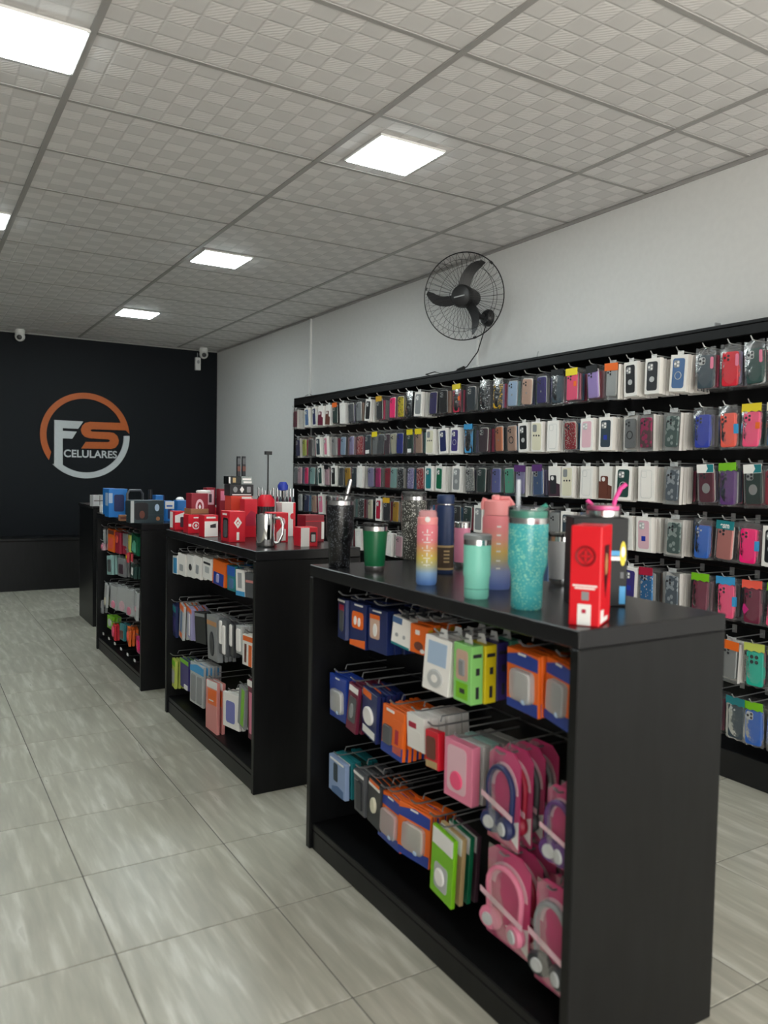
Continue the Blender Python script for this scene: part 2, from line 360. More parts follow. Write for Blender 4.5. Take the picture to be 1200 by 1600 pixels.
MB().prism(ellipse(-.018, .0, .018, .05), 'y', -.054, -.05).build('lens', PRG, t); MB().box(-.004, -.02, .085, .004, -.01, .15).build('wire', PRG, t)
y = on_x(486, 560, XR).y
t = thing('conduit', 'thin white cable conduit running down the wall to the rack end', 'conduit', (XR, y, 0))
bevel(MB().box(-.018, -.014, 2.2, 0, .014, H - .02).build('channel', WHT, t), .003)
MB().tube([(-.01, .01, 2.28), (-.03, .06, 2.26), (-.03, .1, 2.23), (-.05, .14, 2.22)], .004).tube([(-.01, -.005, 2.28), (-.04, -.07, 2.27), (-.04, -.16, 2.24), (-.06, -.2, 2.22)], .004).build('loose_cable', PRG, t)
y = on_x(747, 555, XR).y
t = thing('conduit', 'short white conduit with a socket under the wall fan', 'conduit', (XR, y, 0))
bevel(MB().box(-.012, -.01, 2.26, 0, .01, 2.46).build('channel', WHT, t), .002)
bevel(MB().box(-.03, -.04, 2.205, 0, .04, 2.27).build('socket', WHT, t), .004)

# ------------------------------------------------------------------ wall fan
fc = Vector((3.37, 4.555, 2.712)); ax = Vector((-.84, -.52, -.13)).normalized()
t = thing('wall_fan', 'black wall fan with three curved blades and a round wire cage', 'fan', tuple(fc))
up = Vector((0, 0, 1)); uu = ax.cross(up).normalized() * -1; vv = uu.cross(ax).normalized() * 1
if vv.z < 0: vv = -vv
# uu must point to the picture's right for someone facing the fan
if (CAMR.transposed() @ uu).x < 0: uu = -uu
def fp(r, a, d=0): a = math.radians(a); return uu * (r * math.cos(a)) + vv * (r * math.sin(a)) + ax * d
m = MB().tube([fp(.3, k * 6, 0) for k in range(60)], .0042, 5, closed=True)
m.build('outer_ring', BLK, t)
g = MB()
for k in range(36): g.tube([fp(.07, k * 10, .075), fp(.16, k * 10 + 3, .075), fp(.25, k * 10 + 6, .055), fp(.3, k * 10 + 8, .003)], .00125, 4)
for r, d in ((.245, .056), (.075, .075)): g.tube([fp(r, k * 9, d) for k in range(40)], .0016, 4, closed=True)
g.build('front_cage', BLK, t)
g = MB()
for k in range(44): g.tube([fp(.055, k * 8.18, -.1), fp(.17, k * 8.18, -.1), fp(.26, k * 8.18, -.07), fp(.3, k * 8.18, -.004)], .00125, 4)
for r, d in ((.22, -.085), (.06, -.1)): g.tube([fp(r, k * 9, d) for k in range(40)], .0018, 4, closed=True)
g.build('rear_cage', BLK, t)
for a in (45, 165, 285):
    MB().tube([fp(.297, a - 2, -.006), fp(.297, a, -.006), fp(.297, a + 2, -.006)], .009, 6).build('clip', BLK, t)
BL = mat('blade_plastic', (.016, .016, .017), .45)
for a0 in (80, 196, 311):
    L, Rr = [], []
    for k in range(10):
        s = k / 9; r = .06 + .215 * s; sweep = -26 * s ** 1.6; wdt = .036 * (1 - .15 * s) * (1 if s < .8 else max(.12, (1 - s) / .2) ** .6) + .004
        da = math.degrees(wdt / r)
        L.append((r, a0 + sweep + da, .018 * (1 - .4 * s))); Rr.append((r, a0 + sweep - da, -.018 * (1 - .4 * s)))
    vs = []
    for s_ in (0, .004):
        vs += [fp(r, a, d + .01 + s_) for r, a, d in L] + [fp(r, a, d + .01 + s_) for r, a, d in Rr]
    fs = []; K = 10
    for i in range(K - 1):
        fs += [(i, i + 1, K + i + 1, K + i), (2 * K + i, 3 * K + i, 3 * K + i + 1, 2 * K + i + 1), (i, 2 * K + i, 2 * K + i + 1, i + 1), (K + i, K + i + 1, 3 * K + i + 1, 3 * K + i)]
    fs += [(0, K, 3 * K, 2 * K), (K - 1, 3 * K - 1, 4 * K - 1, 2 * K - 1)]
    MB().add(vs, fs, 0, True).build('blade', BL, t)
hb = MB().lathe([(.05, -.03), (.078, -.025), (.08, .03), (.07, .05), (.03, .062), (.005, .064)], 28, axis=ax).build('hub', BL, t)
MB().add([fp(0, 0, .066) + uu * a_ + vv * b_ for a_, b_ in ((-.045, -.012), (.035, .0), (.035, .008), (-.045, -.004))], [(0, 1, 2, 3)]).build('badge', PRG, hb)
MB().lathe([(.03, -.2), (.06, -.19), (.068, -.12), (.06, -.04)], 20, axis=ax).build('motor', BLK, t)
wp = Vector((XR, 4.6, 2.6)) - fc
MB().tube([ax * -.17, ax * -.2 + Vector((.0, .0, -.06)), wp + Vector((-.09, 0, 0)), wp + Vector((-.02, 0, 0))], .022, 8).build('arm', BLK, t)
MB().lathe([(.062, 0), (.062, .02), (.045, .045), (.02, .05)], 20, axis=(-1, 0, 0), c=wp).build('wall_mount', BLK, t)
cp = [wp + Vector((-.03, 0, -.06)), Vector((3.60, 4.62, 2.47)) - fc, Vector((3.59, 4.66, 2.36)) - fc, Vector((3.57, 4.76, 2.26)) - fc, Vector((3.54, 4.9, 2.222)) - fc, Vector((3.50, 5.1, 2.216)) - fc, Vector((3.5, 5.2, 2.24)) - fc, Vector((3.53, 5.12, 2.255)) - fc, Vector((3.52, 5.02, 2.23)) - fc, Vector((3.5, 5.3, 2.216)) - fc, Vector((3.5, 5.5, 2.216)) - fc]
MB().tube(cp, .0045, 6).build('cord', BLK, t)
MB().tube([Vector((3.5, 4.78, 2.226)) - fc, Vector((3.5, 4.7, 2.24)) - fc], .014, 6).build('plug', BLK, t)

# ------------------------------------------------------------------ wall rack
RX0, RX1, RY0, RY1, RZ = 3.42, XR, 1.3, 7.5, 2.212
ROWZ = [2.10, 1.81, 1.535, 1.265, .99, .70, .425]
rk = thing('wall_rack', 'long black slatted wall rack full of phone cases', 'rack', (3.53, 4.4, 0))
def rpart(name, m, *b, bev=.003):
    b = (b[0] - 3.53, b[1] - 4.4, b[2], b[3] - 3.53, b[4] - 4.4, b[5]); o = MB().box(*b).build(name, m, rk); return bevel(o, bev)
rpart('top_panel', LAM, RX0, RY0, RZ - .018, RX1, RY1, RZ)
rpart('fascia', LAM, RX0, RY0, RZ - .068, RX0 + .018, RY1 - .019, RZ - .019)
rpart('side_panel', LAM, RX0, RY1 - .018, 0, RX1, RY1, RZ - .019)
rpart('side_panel', LAM, RX0, RY0, 0, RX1, RY0 + .018, RZ - .069)
rpart('base', TOPL, RX0 - .005, RY0 + .02, 0, RX1, RY1 - .02, .14)
BRN = mat('slat_groove', (.028, .018, .013), .6)
zz = [.142] + [z + .018 for z in reversed(ROWZ)] + [RZ - .02]
for k in range(len(zz) - 1): rpart('slat_board', LAM, RX1 - .032, RY0 + .02, zz[k] + .004, RX1 - .012, RY1 - .02, zz[k + 1] - .004, bev=.0025)
rpart('groove_back', BRN, RX1 - .012, RY0 + .02, .142, RX1 - .001, RY1 - .02, RZ - .02, bev=.001)
rpart('edge_rail', mat('aluminium', (.5, .5, .5), .35, .8), RX1 - .045, RY1 - .05, .15, RX1 - .033, RY1 - .03, RZ - .07, bev=.002)
t = thing('clip', 'small grey clip standing on the rack top near right edge', 'clip', tuple(on_x(1126, 503, 3.5)))
t.location.z = RZ; MB().box(-.02, -.02, 0, .02, .02, .006).box(-.02, .014, .006, .02, .02, .03).build('bracket', PRG, t)
t = thing('wire_end', 'stub of thin wire sticking up from the rack top', 'wire', tuple(on_x(840, 556, 3.5)))
t.location.z = RZ; MB().tube([(0, 0, 0), (.0, .004, .025), (.003, -.002, .05)], .0025, 5).build('strand', PRG, t)
hook_me = MB().tube([(RX1 - .033, 0, 0), (3.365, 0, 0), (3.343, 0, .003), (3.328, 0, .02)], .003, 6).box(RX1 - .036, -.012, -.02, RX1 - .032, .012, .02).mesh('hook', HOOKM)

# --- the packs: front pack of every hook built with its parts
_cache = {}
def piece(name, key, fn, mats, parent, loc=(0, 0, 0)):
    k = (name, key, tuple(m.name for m in mats))
    if k not in _cache: _cache[k] = fn().mesh(name, list(mats))
    return link(name, _cache[k], parent, loc)
def lenses(kind, w, zt, xf):
    """camera bump near the top of a case; w case width, zt its top, xf front x"""
    def f():
        m = MB()
        if kind == 'sq':
            m.prism(rrect(w / 2 - .042, zt - .047, w / 2 - .007, zt - .010, .009), 'x', xf - .0022, xf, 0, .001)
            for a, b in ((.034, -.02), (.034, -.037), (.016, -.028)): m.prism(ellipse(w / 2 - a - .0065, zt + b - .0065, w / 2 - a + .0065, zt + b + .0065, 10), 'x', xf - .0034, xf - .002, 1)
        elif kind == 'row':
            for b in (-.018, -.036, -.052): m.prism(ellipse(w / 2 - .026, zt + b - .0065, w / 2 - .012, zt + b + .0065, 10), 'x', xf - .0018, xf, 0, .0005)
            m.prism(ellipse(w / 2 - .041, zt - .03, w / 2 - .031, zt - .02, 8), 'x', xf - .0015, xf, 0)
        elif kind == 'mid':
            for a in (-.012, 0, .012):
                for b in (-.02, -.034): m.prism(ellipse(a - .0045, zt + b - .0045, a + .0045, zt + b + .0045, 8), 'x', xf - .0012, xf, 1)
        elif kind == 'disc':
            m.prism(ellipse(-.03, zt - .068, .03, zt - .008, 20), 'x', xf - .002, xf, 0, .001)
            for a, b in ((-.012, -.026), (.012, -.026), (-.012, -.05), (.012, -.05)): m.prism(ellipse(a - .009, zt + b - .009, a + .009, zt + b + .009, 10), 'x', xf - .0034, xf - .002, 1)
        return m
    return f
LIGHTS = ('white', 'cream', 'offwhite')
def lens_mats(c): return [pm('palegrey') if c in ('black', 'navy', 'slate', 'charcoal', 'darkgreen', 'plum', 'brown', 'blue', 'steelblue') else pm(c), PRD]
def phone_pack(kind, col, hdr, extra, lab, x, y, z, rx, ry, rz_):
    t = thing('phone_case_pack', lab, 'phone case', (x, y, z), 0, 'phone case packs on the wall rack')
    t.rotation_euler = (rx, ry, rz_)
    cm_ = pm(col) if col in PAL else MATS[col]
    lm = lens_mats(col)
    if kind in 'WHBDN':       # cartons
        w, h, d = .104, .186, .024; z1 = -.012
        piece('carton', 'c', lambda: MB().prism([(-w / 2, z1 - h), (w / 2, z1 - h), (w / 2, z1), (-w / 2, z1)], 'x', 0, d, 0, .0012), [pm('offwhite' if kind != 'N' else 'charcoal')], t)
        piece('hang_tab', 'c', lambda: MB().box(.008, -.018, z1, .010, .018, z1 + .02), [WHT], t)
        if kind in 'WN':
            c = piece('printed_case', 'w', lambda: MB().prism(rrect(-.036, z1 - .168, .036, z1 - .018, .012), 'x', -.0012, .001), [cm_], t)
            piece('camera_print', 'w', lambda: lenses('sq', .072, z1 - .018, -.0012)(), [pm('grey') if col not in ('palepink', 'grey') else pm('palegrey'), PRT], c)
            if extra == 'ring': piece('ring_print', 'r', lambda: MB().tube([(-.0016, .019 * math.cos(a * .3927), z1 - .105 + .019 * math.sin(a * .3927)) for a in range(16)], .0022, 4, closed=True), [pm('palegrey')], c)
            if extra == 'disc': piece('disc_print', 'd', lambda: MB().prism(ellipse(-.017, z1 - .125, .017, z1 - .095), 'x', -.0024, -.001), [pm('palegrey')], c)
            if extra == 'sq': piece('square_print', 'q', lambda: MB().prism([(-.013, z1 - .127), (.013, z1 - .127), (.013, z1 - .101), (-.013, z1 - .101)], 'x', -.0024, -.001), [pm('royal')], c)
        elif kind == 'H':     # half white, half coloured with a phone on it
            c = piece('colour_half', 'h', lambda: MB().prism([(-.05, z1 - .182), (.05, z1 - .182), (.05, z1 - .085), (-.05, z1 - .11)], 'x', -.0012, .001), [cm_], t)
            piece('printed_case', 'h2', lambda: MB().prism(rrect(-.02, z1 - .168, .036, z1 - .055, .01), 'x', -.0022, .0), [pm('charcoal') if col == 'plum' else cm_], c)
            piece('camera_print', 'h', lambda: MB().prism(ellipse(.0, z1 - .086, .026, z1 - .06), 'x', -.003, -.002), [PRT], c)
        elif kind == 'B':     # plain box with a faint outline
            piece('outline_print', 'b', lambda: MB().tube([(-.0003, p[0], p[1]) for p in rrect(-.034, z1 - .168, .034, z1 - .02, .012)], .0009, 4, closed=True), [pm('palegrey')], t)
            piece('camera_print', 'b', lambda: MB().tube([(-.0003, p[0], p[1]) for p in rrect(-.002, z1 - .06, .03, z1 - .026, .008)], .0008, 4, closed=True), [pm('palegrey')], t)
        else:                 # clear case printed with dots
            c = piece('printed_case', 'd', lambda: MB().prism(rrect(-.042, z1 - .176, .042, z1 - .01, .014), 'x', -.0014, .001), [pm('cream')], t)
            piece('camera_print', 'd2', lambda: MB().prism(rrect(-.002, z1 - .064, .034, z1 - .018, .009), 'x', -.003, -.001), [pm('grey')], c)
            piece('dot_print', 'd3', lambda: MB().prism(ellipse(-.03, z1 - .092, -.018, z1 - .08, 10), 'x', -.0026, -.001).prism(ellipse(-.006, z1 - .092, .006, z1 - .08, 10), 'x', -.0026, -.001).prism(ellipse(.018, z1 - .092, .03, z1 - .08, 10), 'x', -.0026, -.001), [PRD], c)
    else:
        lk = extra if extra in ('sq', 'row', 'mid', 'disc') else 'sq'
        if kind == 'C': w, h, d, cw, chh, z1 = .094, .186, .014, .079, .158, -.008
        elif kind == 'X': w, h, d, cw, chh, z1 = .104, .196, .028, .077, .158, -.012
        else: w, h, d, cw, chh, z1 = .108, .205, .017, .082, .162, .004
        zt = z1 - (h - chh) + .006
        if kind == 'X': zt = z1 - .018
        c = piece('phone_case', (kind,), lambda: MB().prism(rrect(-cw / 2, zt - chh, cw / 2, zt, .012), 'x', .0022, .0118, 0, .0022), [cm_], t)
        piece('camera_bump', (kind, lk), lambda: lenses(lk, cw, zt, .0022)(), lm, c)
        if kind == 'C': piece('back_card', 'cc', lambda: MB().prism(rrect(-w / 2 + .003, z1 - h + .008, w / 2 - .003, zt + .006, .012), 'x', .0118, .0134), [pm('offwhite' if len(lab) % 3 else 'palegrey')], t)
        if kind == 'X':
            piece('side_card', 'x', lambda: MB().box(.008, -w / 2 + .001, z1 - h + .002, .026, -w / 2 + .003, z1 - .002), [pm('offwhite')], t)
            piece('back_card', 'x', lambda: MB().box(.0245, -w / 2 + .004, z1 - h + .002, .0265, w / 2 - .002, z1 - .002), [pm('palegrey')], t)
            piece('hang_tab', 'x', lambda: MB().box(.012, -.025, z1, .0135, .025, z1 + .022), [pm('palegrey')], t)
        if extra == 'apple' or extra == 'dot': piece('mark_print', (kind, 'm'), lambda: MB().prism(ellipse(-.006, zt - chh * .55 - .007, .006, zt - chh * .55 + .007, 10), 'x', .0016, .003), [PRG], c)
        if extra == 'ringm': piece('magnet_ring', (kind, 'r'), lambda: MB().tube([(.0015, .021 * math.cos(a * .3927), zt - .088 + .021 * math.sin(a * .3927)) for a in range(16)], .003, 4, closed=True), [PRD], c)
        if extra == 'circle': piece('circle_print', (kind, 'c'), lambda: MB().prism(ellipse(-.022, zt - .115, .022, zt - .065), 'x', .0012, .003), [pm('palegrey')], c)
        if extra == 'tagblue': piece('sticker', (kind, 's'), lambda: MB().box(-.0012, -w / 2 - .001, zt - .1, .012, -w / 2 + .016, zt - .055), [pm('skyblue')], t)
        if extra == 'tagpink': piece('sticker', (kind, 'p'), lambda: MB().prism(rrect(-w / 2 + .008, zt - .07, -w / 2 + .024, zt - .012, .007), 'x', -.0012, .0005), [pm('rose')], t)
        if extra == 'tagyellow': piece('sticker', (kind, 'y'), lambda: MB().box(-.0012, -w / 2 + .006, zt - .08, .0005, -w / 2 + .028, zt - .05), [pm('orange')], t)
        if extra == 'label': piece('sticker', (kind, 'l'), lambda: MB().box(-.0012, -.03, zt - chh + .006, .0005, .03, zt - chh + .036), [PRT], t)
        if extra == 'diamond': piece('sticker', (kind, 'dm'), lambda: MB().prism([(.04, zt - .075), (.012, zt - .1), (.036, zt - .125), (.045, zt - .1)], 'x', -.0012, .0005), [pm('magenta')], t)
        if hdr and not (kind == 'G' and hdr == 'palegrey'):
            hm = pm('white' if (hdr == 'teal' and extra == 'circle') else hdr)
            def hd():
                m = MB()
                if kind == 'G':
                    k = 9
                    P = [(-w / 2 + .003 + (w - .006) * i / (k - 1), z1 - .036 + .004 * math.sin(i * 2.1)) for i in range(k)] + [(w / 2 - .003, z1 + .0), (-w / 2 + .003, z1 + .002)]
                    return m.prism(P, 'x', -.0014, .001)
                return m.prism([(-w / 2, z1 - .036), (w / 2, z1 - .036), (w / 2, z1 + .006), (-w / 2, z1 + .006)], 'x', -.0014, .001)
            ho = piece('header_card', (kind,), hd, [hm], t)
            if extra == 'circle' and hdr == 'teal': piece('header_print', 'tw', lambda: MB().prism([(-w / 2 + .001, z1 - .034), (-.004, z1 - .034), (-.016, z1 - .016), (-.008, z1 + .004), (-w / 2 + .001, z1 + .004)], 'x', -.002, -.001), [pm('teal')], ho)
            if extra == 'word':
                vs, fs = text_pts('esm', .03)
                MB().add([(-.002, .024 - u * .048, z1 - .03 + v * .02) for u, v in vs], fs).build('lettering', PRT, ho)
        if kind == 'G':
            def bag():
                m = MB(); NY, NZ = 5, 8; r = random.Random(3); vs = []
                for side in (0, 1):
                    for i in range(NZ + 1):
                        for j in range(NY + 1):
                            u = j / NY - .5; v = i / NZ; bul = (1 - (2 * u) ** 2) * min(1, v * 5, (1 - v) * 3 + .15)
                            xx = .006 - .008 * bul if side == 0 else .008 + .008 * bul
                            vs.append((xx + r.uniform(-.0012, .0012), u * w, z1 - h + v * h + (.004 * math.sin(j * 2.6) if i in (0, NZ) else 0)))
                fs = []; N = (NZ + 1) * (NY + 1)
                for s_ in (0, N):
                    for i in range(NZ):
                        for j in range(NY): a = s_ + i * (NY + 1) + j; fs.append((a, a + 1, a + NY + 2, a + NY + 1))
                return m.add(vs, fs, 0, True)
            piece('bag', 'g', bag, [BAG], t)
        else:
            piece('sleeve', (kind,), lambda: MB().prism(rrect(-w / 2, z1 - h, w / 2, z1, .003, 1), 'x', -.0005, d, 0, .001), [FILM], t)
    return t

# rows read from the photograph: (pixel x of the pack's middle, kind, colour, header, extra)
ROWS = [
 [(460, 'X', 'maroon'), (478, 'W', 'steelblue'), (490, 'W', 'navy'), (502, 'H', 'maroon'), (512, 'H', 'brown'), (523, 'C', 'darkgreen', 'orange'), (534, 'B', 'white'), (546, 'C', 'darkgrey'), (559, 'C', 'grey'), (575, 'W', 'black'), (592, 'C', 'charcoal', 'mustard'), (612, 'C', 'hotpink'), (625, 'C', 'p_yellow'), (638, 'G', 'p_emblem'), (654, 'W', 'grey'), (675, 'C', 'indigo'), (692, 'C', 'black'), (712, 'G', 'crimson', 'yellow', 'tagyellow'), (734, 'C', 'slate'), (756, 'G', 'p_letters'), (775, 'G', 'p_floral'), (799, 'C', 'paleblue', '', 'apple'), (823, 'C', 'beige', '', 'apple'), (845, 'C', 'indigo', '', 'dot'), (869, 'G', 'slate', 'black'), (892, 'C', 'pink', 'yellow', 'tagyellow'), (924, 'C', 'lilac', 'black'), (955, 'X', 'palegrey', 'orange'), (982, 'W', 'black', '', 'disc'), (1020, 'W', 'charcoal', '', 'disc'), (1060, 'W', 'steelblue', '', 'ring'), (1101, 'G', 'slate', '', 'tagpink'), (1140, 'G', 'red', '', 'tagpink'), (1176, 'G', 'darkgreen', '', 'tagpink'), (1212, 'G', 'crimson', '', 'tagpink')],
 [(464, 'X', 'navy'), (473, 'C', 'yellowgreen'), (484, 'C', 'darkgrey'), (495, 'W', 'slate'), (507, 'W', 'rose'), (519, 'C', 'palegrey'), (534, 'C', 'paleblue'), (547, 'C', 'lavender'), (560, 'C', 'p_redflower'), (573, 'C', 'slate', '', 'label'), (584, 'C', 'grey', 'yellow'), (593, 'C', 'darkgrey'), (603, 'C', 'plum'), (612, 'C', 'cream'), (624, 'C', 'royal'), (638, 'C', 'darkgreen', 'yellow', 'label'), (652, 'C', 'beige', 'yellow'), (671, 'D', 'cream'), (690, 'W', 'navy'), (709, 'W', 'indigo', '', 'ring'), (731, 'G', 'skyblue', 'skyblue'), (753, 'C', 'plum'), (778, 'C', 'peach', '', 'apple'), (797, 'C', 'beige', '', 'ringm'), (815, 'W', 'black', '', 'disc'), (839, 'D', 'cream'), (863, 'B', 'white'), (889, 'C', 'p_chain'), (917, 'W', 'palepink'), (946, 'W', 'slate', '', 'sq'), (981, 'X', 'grey', '', 'ringm'), (1008, 'X', 'p_magenta'), (1050, 'X', 'p_flower'), (1096, 'G', 'royal', 'palegrey'), (1133, 'G', 'coral', 'palegrey', 'tagblue'), (1172, 'G', 'pink', 'yellow', 'tagyellow'), (1212, 'G', 'skyblue', 'cream', 'tagpink')],
 [(460, 'C', 'grey'), (468, 'C', 'palepink'), (477, 'C', 'hotpink'), (486, 'C', 'paleteal'), (498, 'W', 'darkgreen'), (509, 'C', 'palepink', 'black'), (521, 'W', 'black'), (533, 'C', 'darkgrey'), (542, 'C', 'mustard'), (551, 'C', 'slate'), (563, 'B', 'white'), (577, 'C', 'lavender'), (589, 'C', 'magenta'), (604, 'C', 'crimson'), (614, 'C', 'paleteal'), (624, 'C', 'p_letters'), (640, 'C', 'p_lilac'), (654, 'C', 'p_redflower'), (669, 'W', 'teal'), (686, 'W', 'green'), (712, 'W', 'grey', '', 'disc'), (731, 'C', 'p_grey'), (752, 'C', 'darkgreen'), (774, 'C', 'periwinkle', '', 'apple'), (792, 'C', 'mint', '', 'apple'), (812, 'X', 'lavender', 'purple'), (838, 'C', 'steelblue', 'purple', 'apple'), (864, 'H', 'plum'), (885, 'D', 'cream'), (915, 'B', 'white'), (944, 'H', 'brown'), (975, 'W', 'darkgreen', '', 'ring'), (1010, 'B', 'white'), (1050, 'X', 'p_greyflower'), (1101, 'C', 'maroon', 'teal', 'circle'), (1136, 'G', 'purple', 'lime'), (1173, 'C', 'darkgreen', 'teal', 'circle'), (1208, 'C', 'crimson')],
 [(468, 'C', 'palegrey'), (477, 'C', 'navy'), (488, 'C', 'beige'), (500, 'W', 'rose'), (514, 'C', 'plum'), (530, 'C', 'black'), (546, 'C', 'darkgrey'), (562, 'C', 'p_letters'), (577, 'C', 'cream'), (590, 'W', 'crimson'), (602, 'C', 'charcoal', 'mustard'), (616, 'C', 'mustard'), (630, 'C', 'coral'), (648, 'C', 'plum'), (668, 'G', 'palepink'), (690, 'C', 'slate'), (712, 'C', 'charcoal'), (728, 'C', 'darkgreen', '', 'apple'), (746, 'W', 'grey'), (768, 'C', 'navy'), (790, 'C', 'palegrey'), (815, 'C', 'paleblue'), (838, 'D', 'cream'), (862, 'C', 'palegrey', '', 'sq'), (885, 'W', 'slate'), (912, 'C', 'charcoal'), (940, 'B', 'white'), (975, 'B', 'white'), (1006, 'W', 'palepink', '', 'sq'), (1050, 'X', 'p_flower'), (1094, 'G', 'blue', 'palegrey', 'row'), (1132, 'C', 'blushpink', 'teal', 'word'), (1166, 'G', 'hotpink', 'palegrey', 'tagblue'), (1205, 'W', 'black', '', 'ring')],
 [(520, 'C', 'palegrey'), (540, 'C', 'darkgrey'), (559, 'B', 'white'), (582, 'C', 'charcoal'), (608, 'B', 'white'), (622, 'C', 'palepink'), (645, 'C', 'charcoal'), (668, 'C', 'slate'), (692, 'C', 'maroon'), (716, 'C', 'grey'), (740, 'W', 'navy'), (765, 'C', 'rose'), (792, 'C', 'charcoal'), (820, 'C', 'palegrey'), (850, 'C', 'steelblue'), (880, 'W', 'black'), (912, 'C', 'purple'), (945, 'C', 'plum'), (984, 'W', 'indigo', '', 'sq'), (1008, 'C', 'p_bluefig', 'crimson'), (1046, 'X', 'p_greyflower'), (1092, 'G', 'maroon', 'lime', 'row'), (1131, 'G', 'pink', 'skyblue', 'tagblue'), (1173, 'G', 'maroon', 'coral', 'diamond'), (1213, 'G', 'pink', 'lime')],
 [(1096, 'C', 'navy'), (1139, 'X', 'palegrey', 'orange'), (1177, 'G', 'turquoise', 'yellowgreen', 'disc'), (1215, 'G', 'maroon', 'yellowgreen')],
 [(1108, 'G', 'crimson', 'teal'), (1147, 'G', 'slate', 'teal', 'row'), (1174, 'G', 'blue', 'lime'), (1212, 'G', 'red', 'palegrey')],
]
ORD = ['first', 'second', 'third', 'fourth', 'fifth', 'sixth', 'seventh', 'eighth', 'ninth', 'tenth', 'eleventh', 'twelfth', 'thirteenth', 'fourteenth', 'fifteenth', 'sixteenth', 'seventeenth', 'eighteenth', 'nineteenth', 'twentieth']
TENS = {20: 'twenty', 30: 'thirty'}
def nth(k): return ORD[k - 1] if k <= 20 else ('thirtieth' if k == 30 else TENS[k // 10 * 10] + '-' + ORD[k % 10 - 1])
RN = ['top row', 'second row', 'third row', 'fourth row', 'fifth row', 'sixth row', 'bottom row']
def pname(c): return PDESC.get(c) or PNAME.get(c) or c
rnd = random.Random(11)
FX = 3.352
later = []
MIDPY = [590, 680, 750, 825, 920, 1040, 1125]
for ri, row in enumerate(ROWS):
    for k, it in enumerate(row):
        px, kind, col = it[:3]; hdr = it[3] if len(it) > 3 else ''; ext = it[4] if len(it) > 4 else ''
        zc = ROWZ[ri] - .11
        # y on the plane of the packs, at this row's height
        py = MIDPY[ri]
        for _ in range(6):
            p = on_x(px, py, FX); py += (p.z - zc) * FPX / depth(p)
        y = p.y
        cn = pname(col)
        if kind in 'W': d = f'white box picturing {cn} case'
        elif kind == 'H': d = f'half white, half {cn} case box'
        elif kind == 'B': d = 'plain white case box with faint outline'
        elif kind == 'D': d = 'cream case box with three black dots'
        elif kind == 'C': d = f'{cn} case in clear sleeve'
        elif kind == 'X': d = f'clear plastic box with {cn} case'
        else: d = f'{cn} case in crinkled bag'
        if hdr and kind not in 'WHBD' and hdr != 'palegrey': d += f', {pname(hdr)} header'
        lab = f'{d}, {RN[ri]}, {nth(k + 1)} hook from {"far end" if ri < 4 else ("left" if ri > 4 else "far side")}'
        link('hook', hook_me, rk, (-3.53, y - 4.4, ROWZ[ri]))
        rx = rnd.gauss(0, .03); rz_ = rnd.gauss(-.03, .05); ry = rnd.uniform(-.05, .02)
        phone_pack(kind, col, hdr, ext, lab, FX + rnd.uniform(-.006, .01), y, ROWZ[ri] - .004, rx, ry, rz_)
        later.append((ri, k, y, kind, d, rx, rz_))
# packs behind the front ones: the nearest as things, the rest joined
box_me = MB().prism([(-.052, -.198), (.052, -.198), (.052, -.012), (-.052, -.012)], 'x', 0, .02, 0, .0012).mesh('carton', [pm('offwhite')])
def back_mesh(c):
    k = ('back', c)
    if k not in _cache: _cache[k] = MB().prism(rrect(-.04, -.185, .04, -.03, .01, 2), 'x', .002, .0115, 0, .002).mesh('phone_case', [pm(c)])
    return _cache[k]
slv_me = MB().prism(rrect(-.05, -.2, .05, -.004, .003, 1), 'x', -.0005, .0135, 0, .001).mesh('sleeve', [FILM])
STK = ['grey', 'palegrey', 'palepink', 'slate', 'navy', 'crimson', 'offwhite', 'lavender', 'darkgrey', 'maroon', 'paleteal', 'pink', 'skyblue', 'charcoal', 'beige', 'rose', 'darkgreen']
later.sort(key=lambda q: q[2]); nfront = len(later); indiv = 298 - nfront
BOXK = 'WHBDN'
rest = MB(); rmats = [pm('offwhite'), FILM] + [pm(c) for c in STK]
for (ri, k, y, kind, d, rx, rz_) in later:
    n_ = rnd.randint(4, 7); x = FX + (.03 if kind in BOXK + 'X' else .022)
    for q in range(n_):
        if x > RX1 - .065: break
        bx = kind in BOXK or (kind == 'X' and q < 3); c = rnd.choice(STK); yy = y + rnd.gauss(0, .005); zz_ = ROWZ[ri] - .004 - rnd.uniform(0, .008)
        if indiv > 0 and q < 2:
            indiv -= 1
            t = thing('phone_case_pack', f'{"white box" if bx else pname(c) + " case"} {["right", "second"][q]} behind front pack, {RN[ri]}, {nth(k + 1)} hook from {"far end" if ri < 4 else ("left" if ri > 4 else "far side")}', 'phone case', (x, yy, zz_), 0, 'phone case packs behind the front ones')
            t.rotation_euler = (rx * .7, 0, rz_ * .7)
            if bx: link('carton', box_me, t)
            else: link('phone_case', back_mesh(c), t); link('sleeve', slv_me, t)
        else:
            if bx: rest.box(x, yy - .052, zz_ - .198, x + .02, yy + .052, zz_ - .012, 0)
            else:
                rest.box(x + .002, yy - .04, zz_ - .185, x + .0115, yy + .04, zz_ - .03, 2 + STK.index(c)); rest.box(x, yy - .05, zz_ - .2, x + .013, yy + .05, zz_ - .004, 1)
        x += .0235 if bx else .0185
o = rest.build('phone_case_packs', rmats); tag(o, 'packs hanging deeper on the rack hooks behind all the front packs', 'phone cases'); o['kind'] = 'stuff'

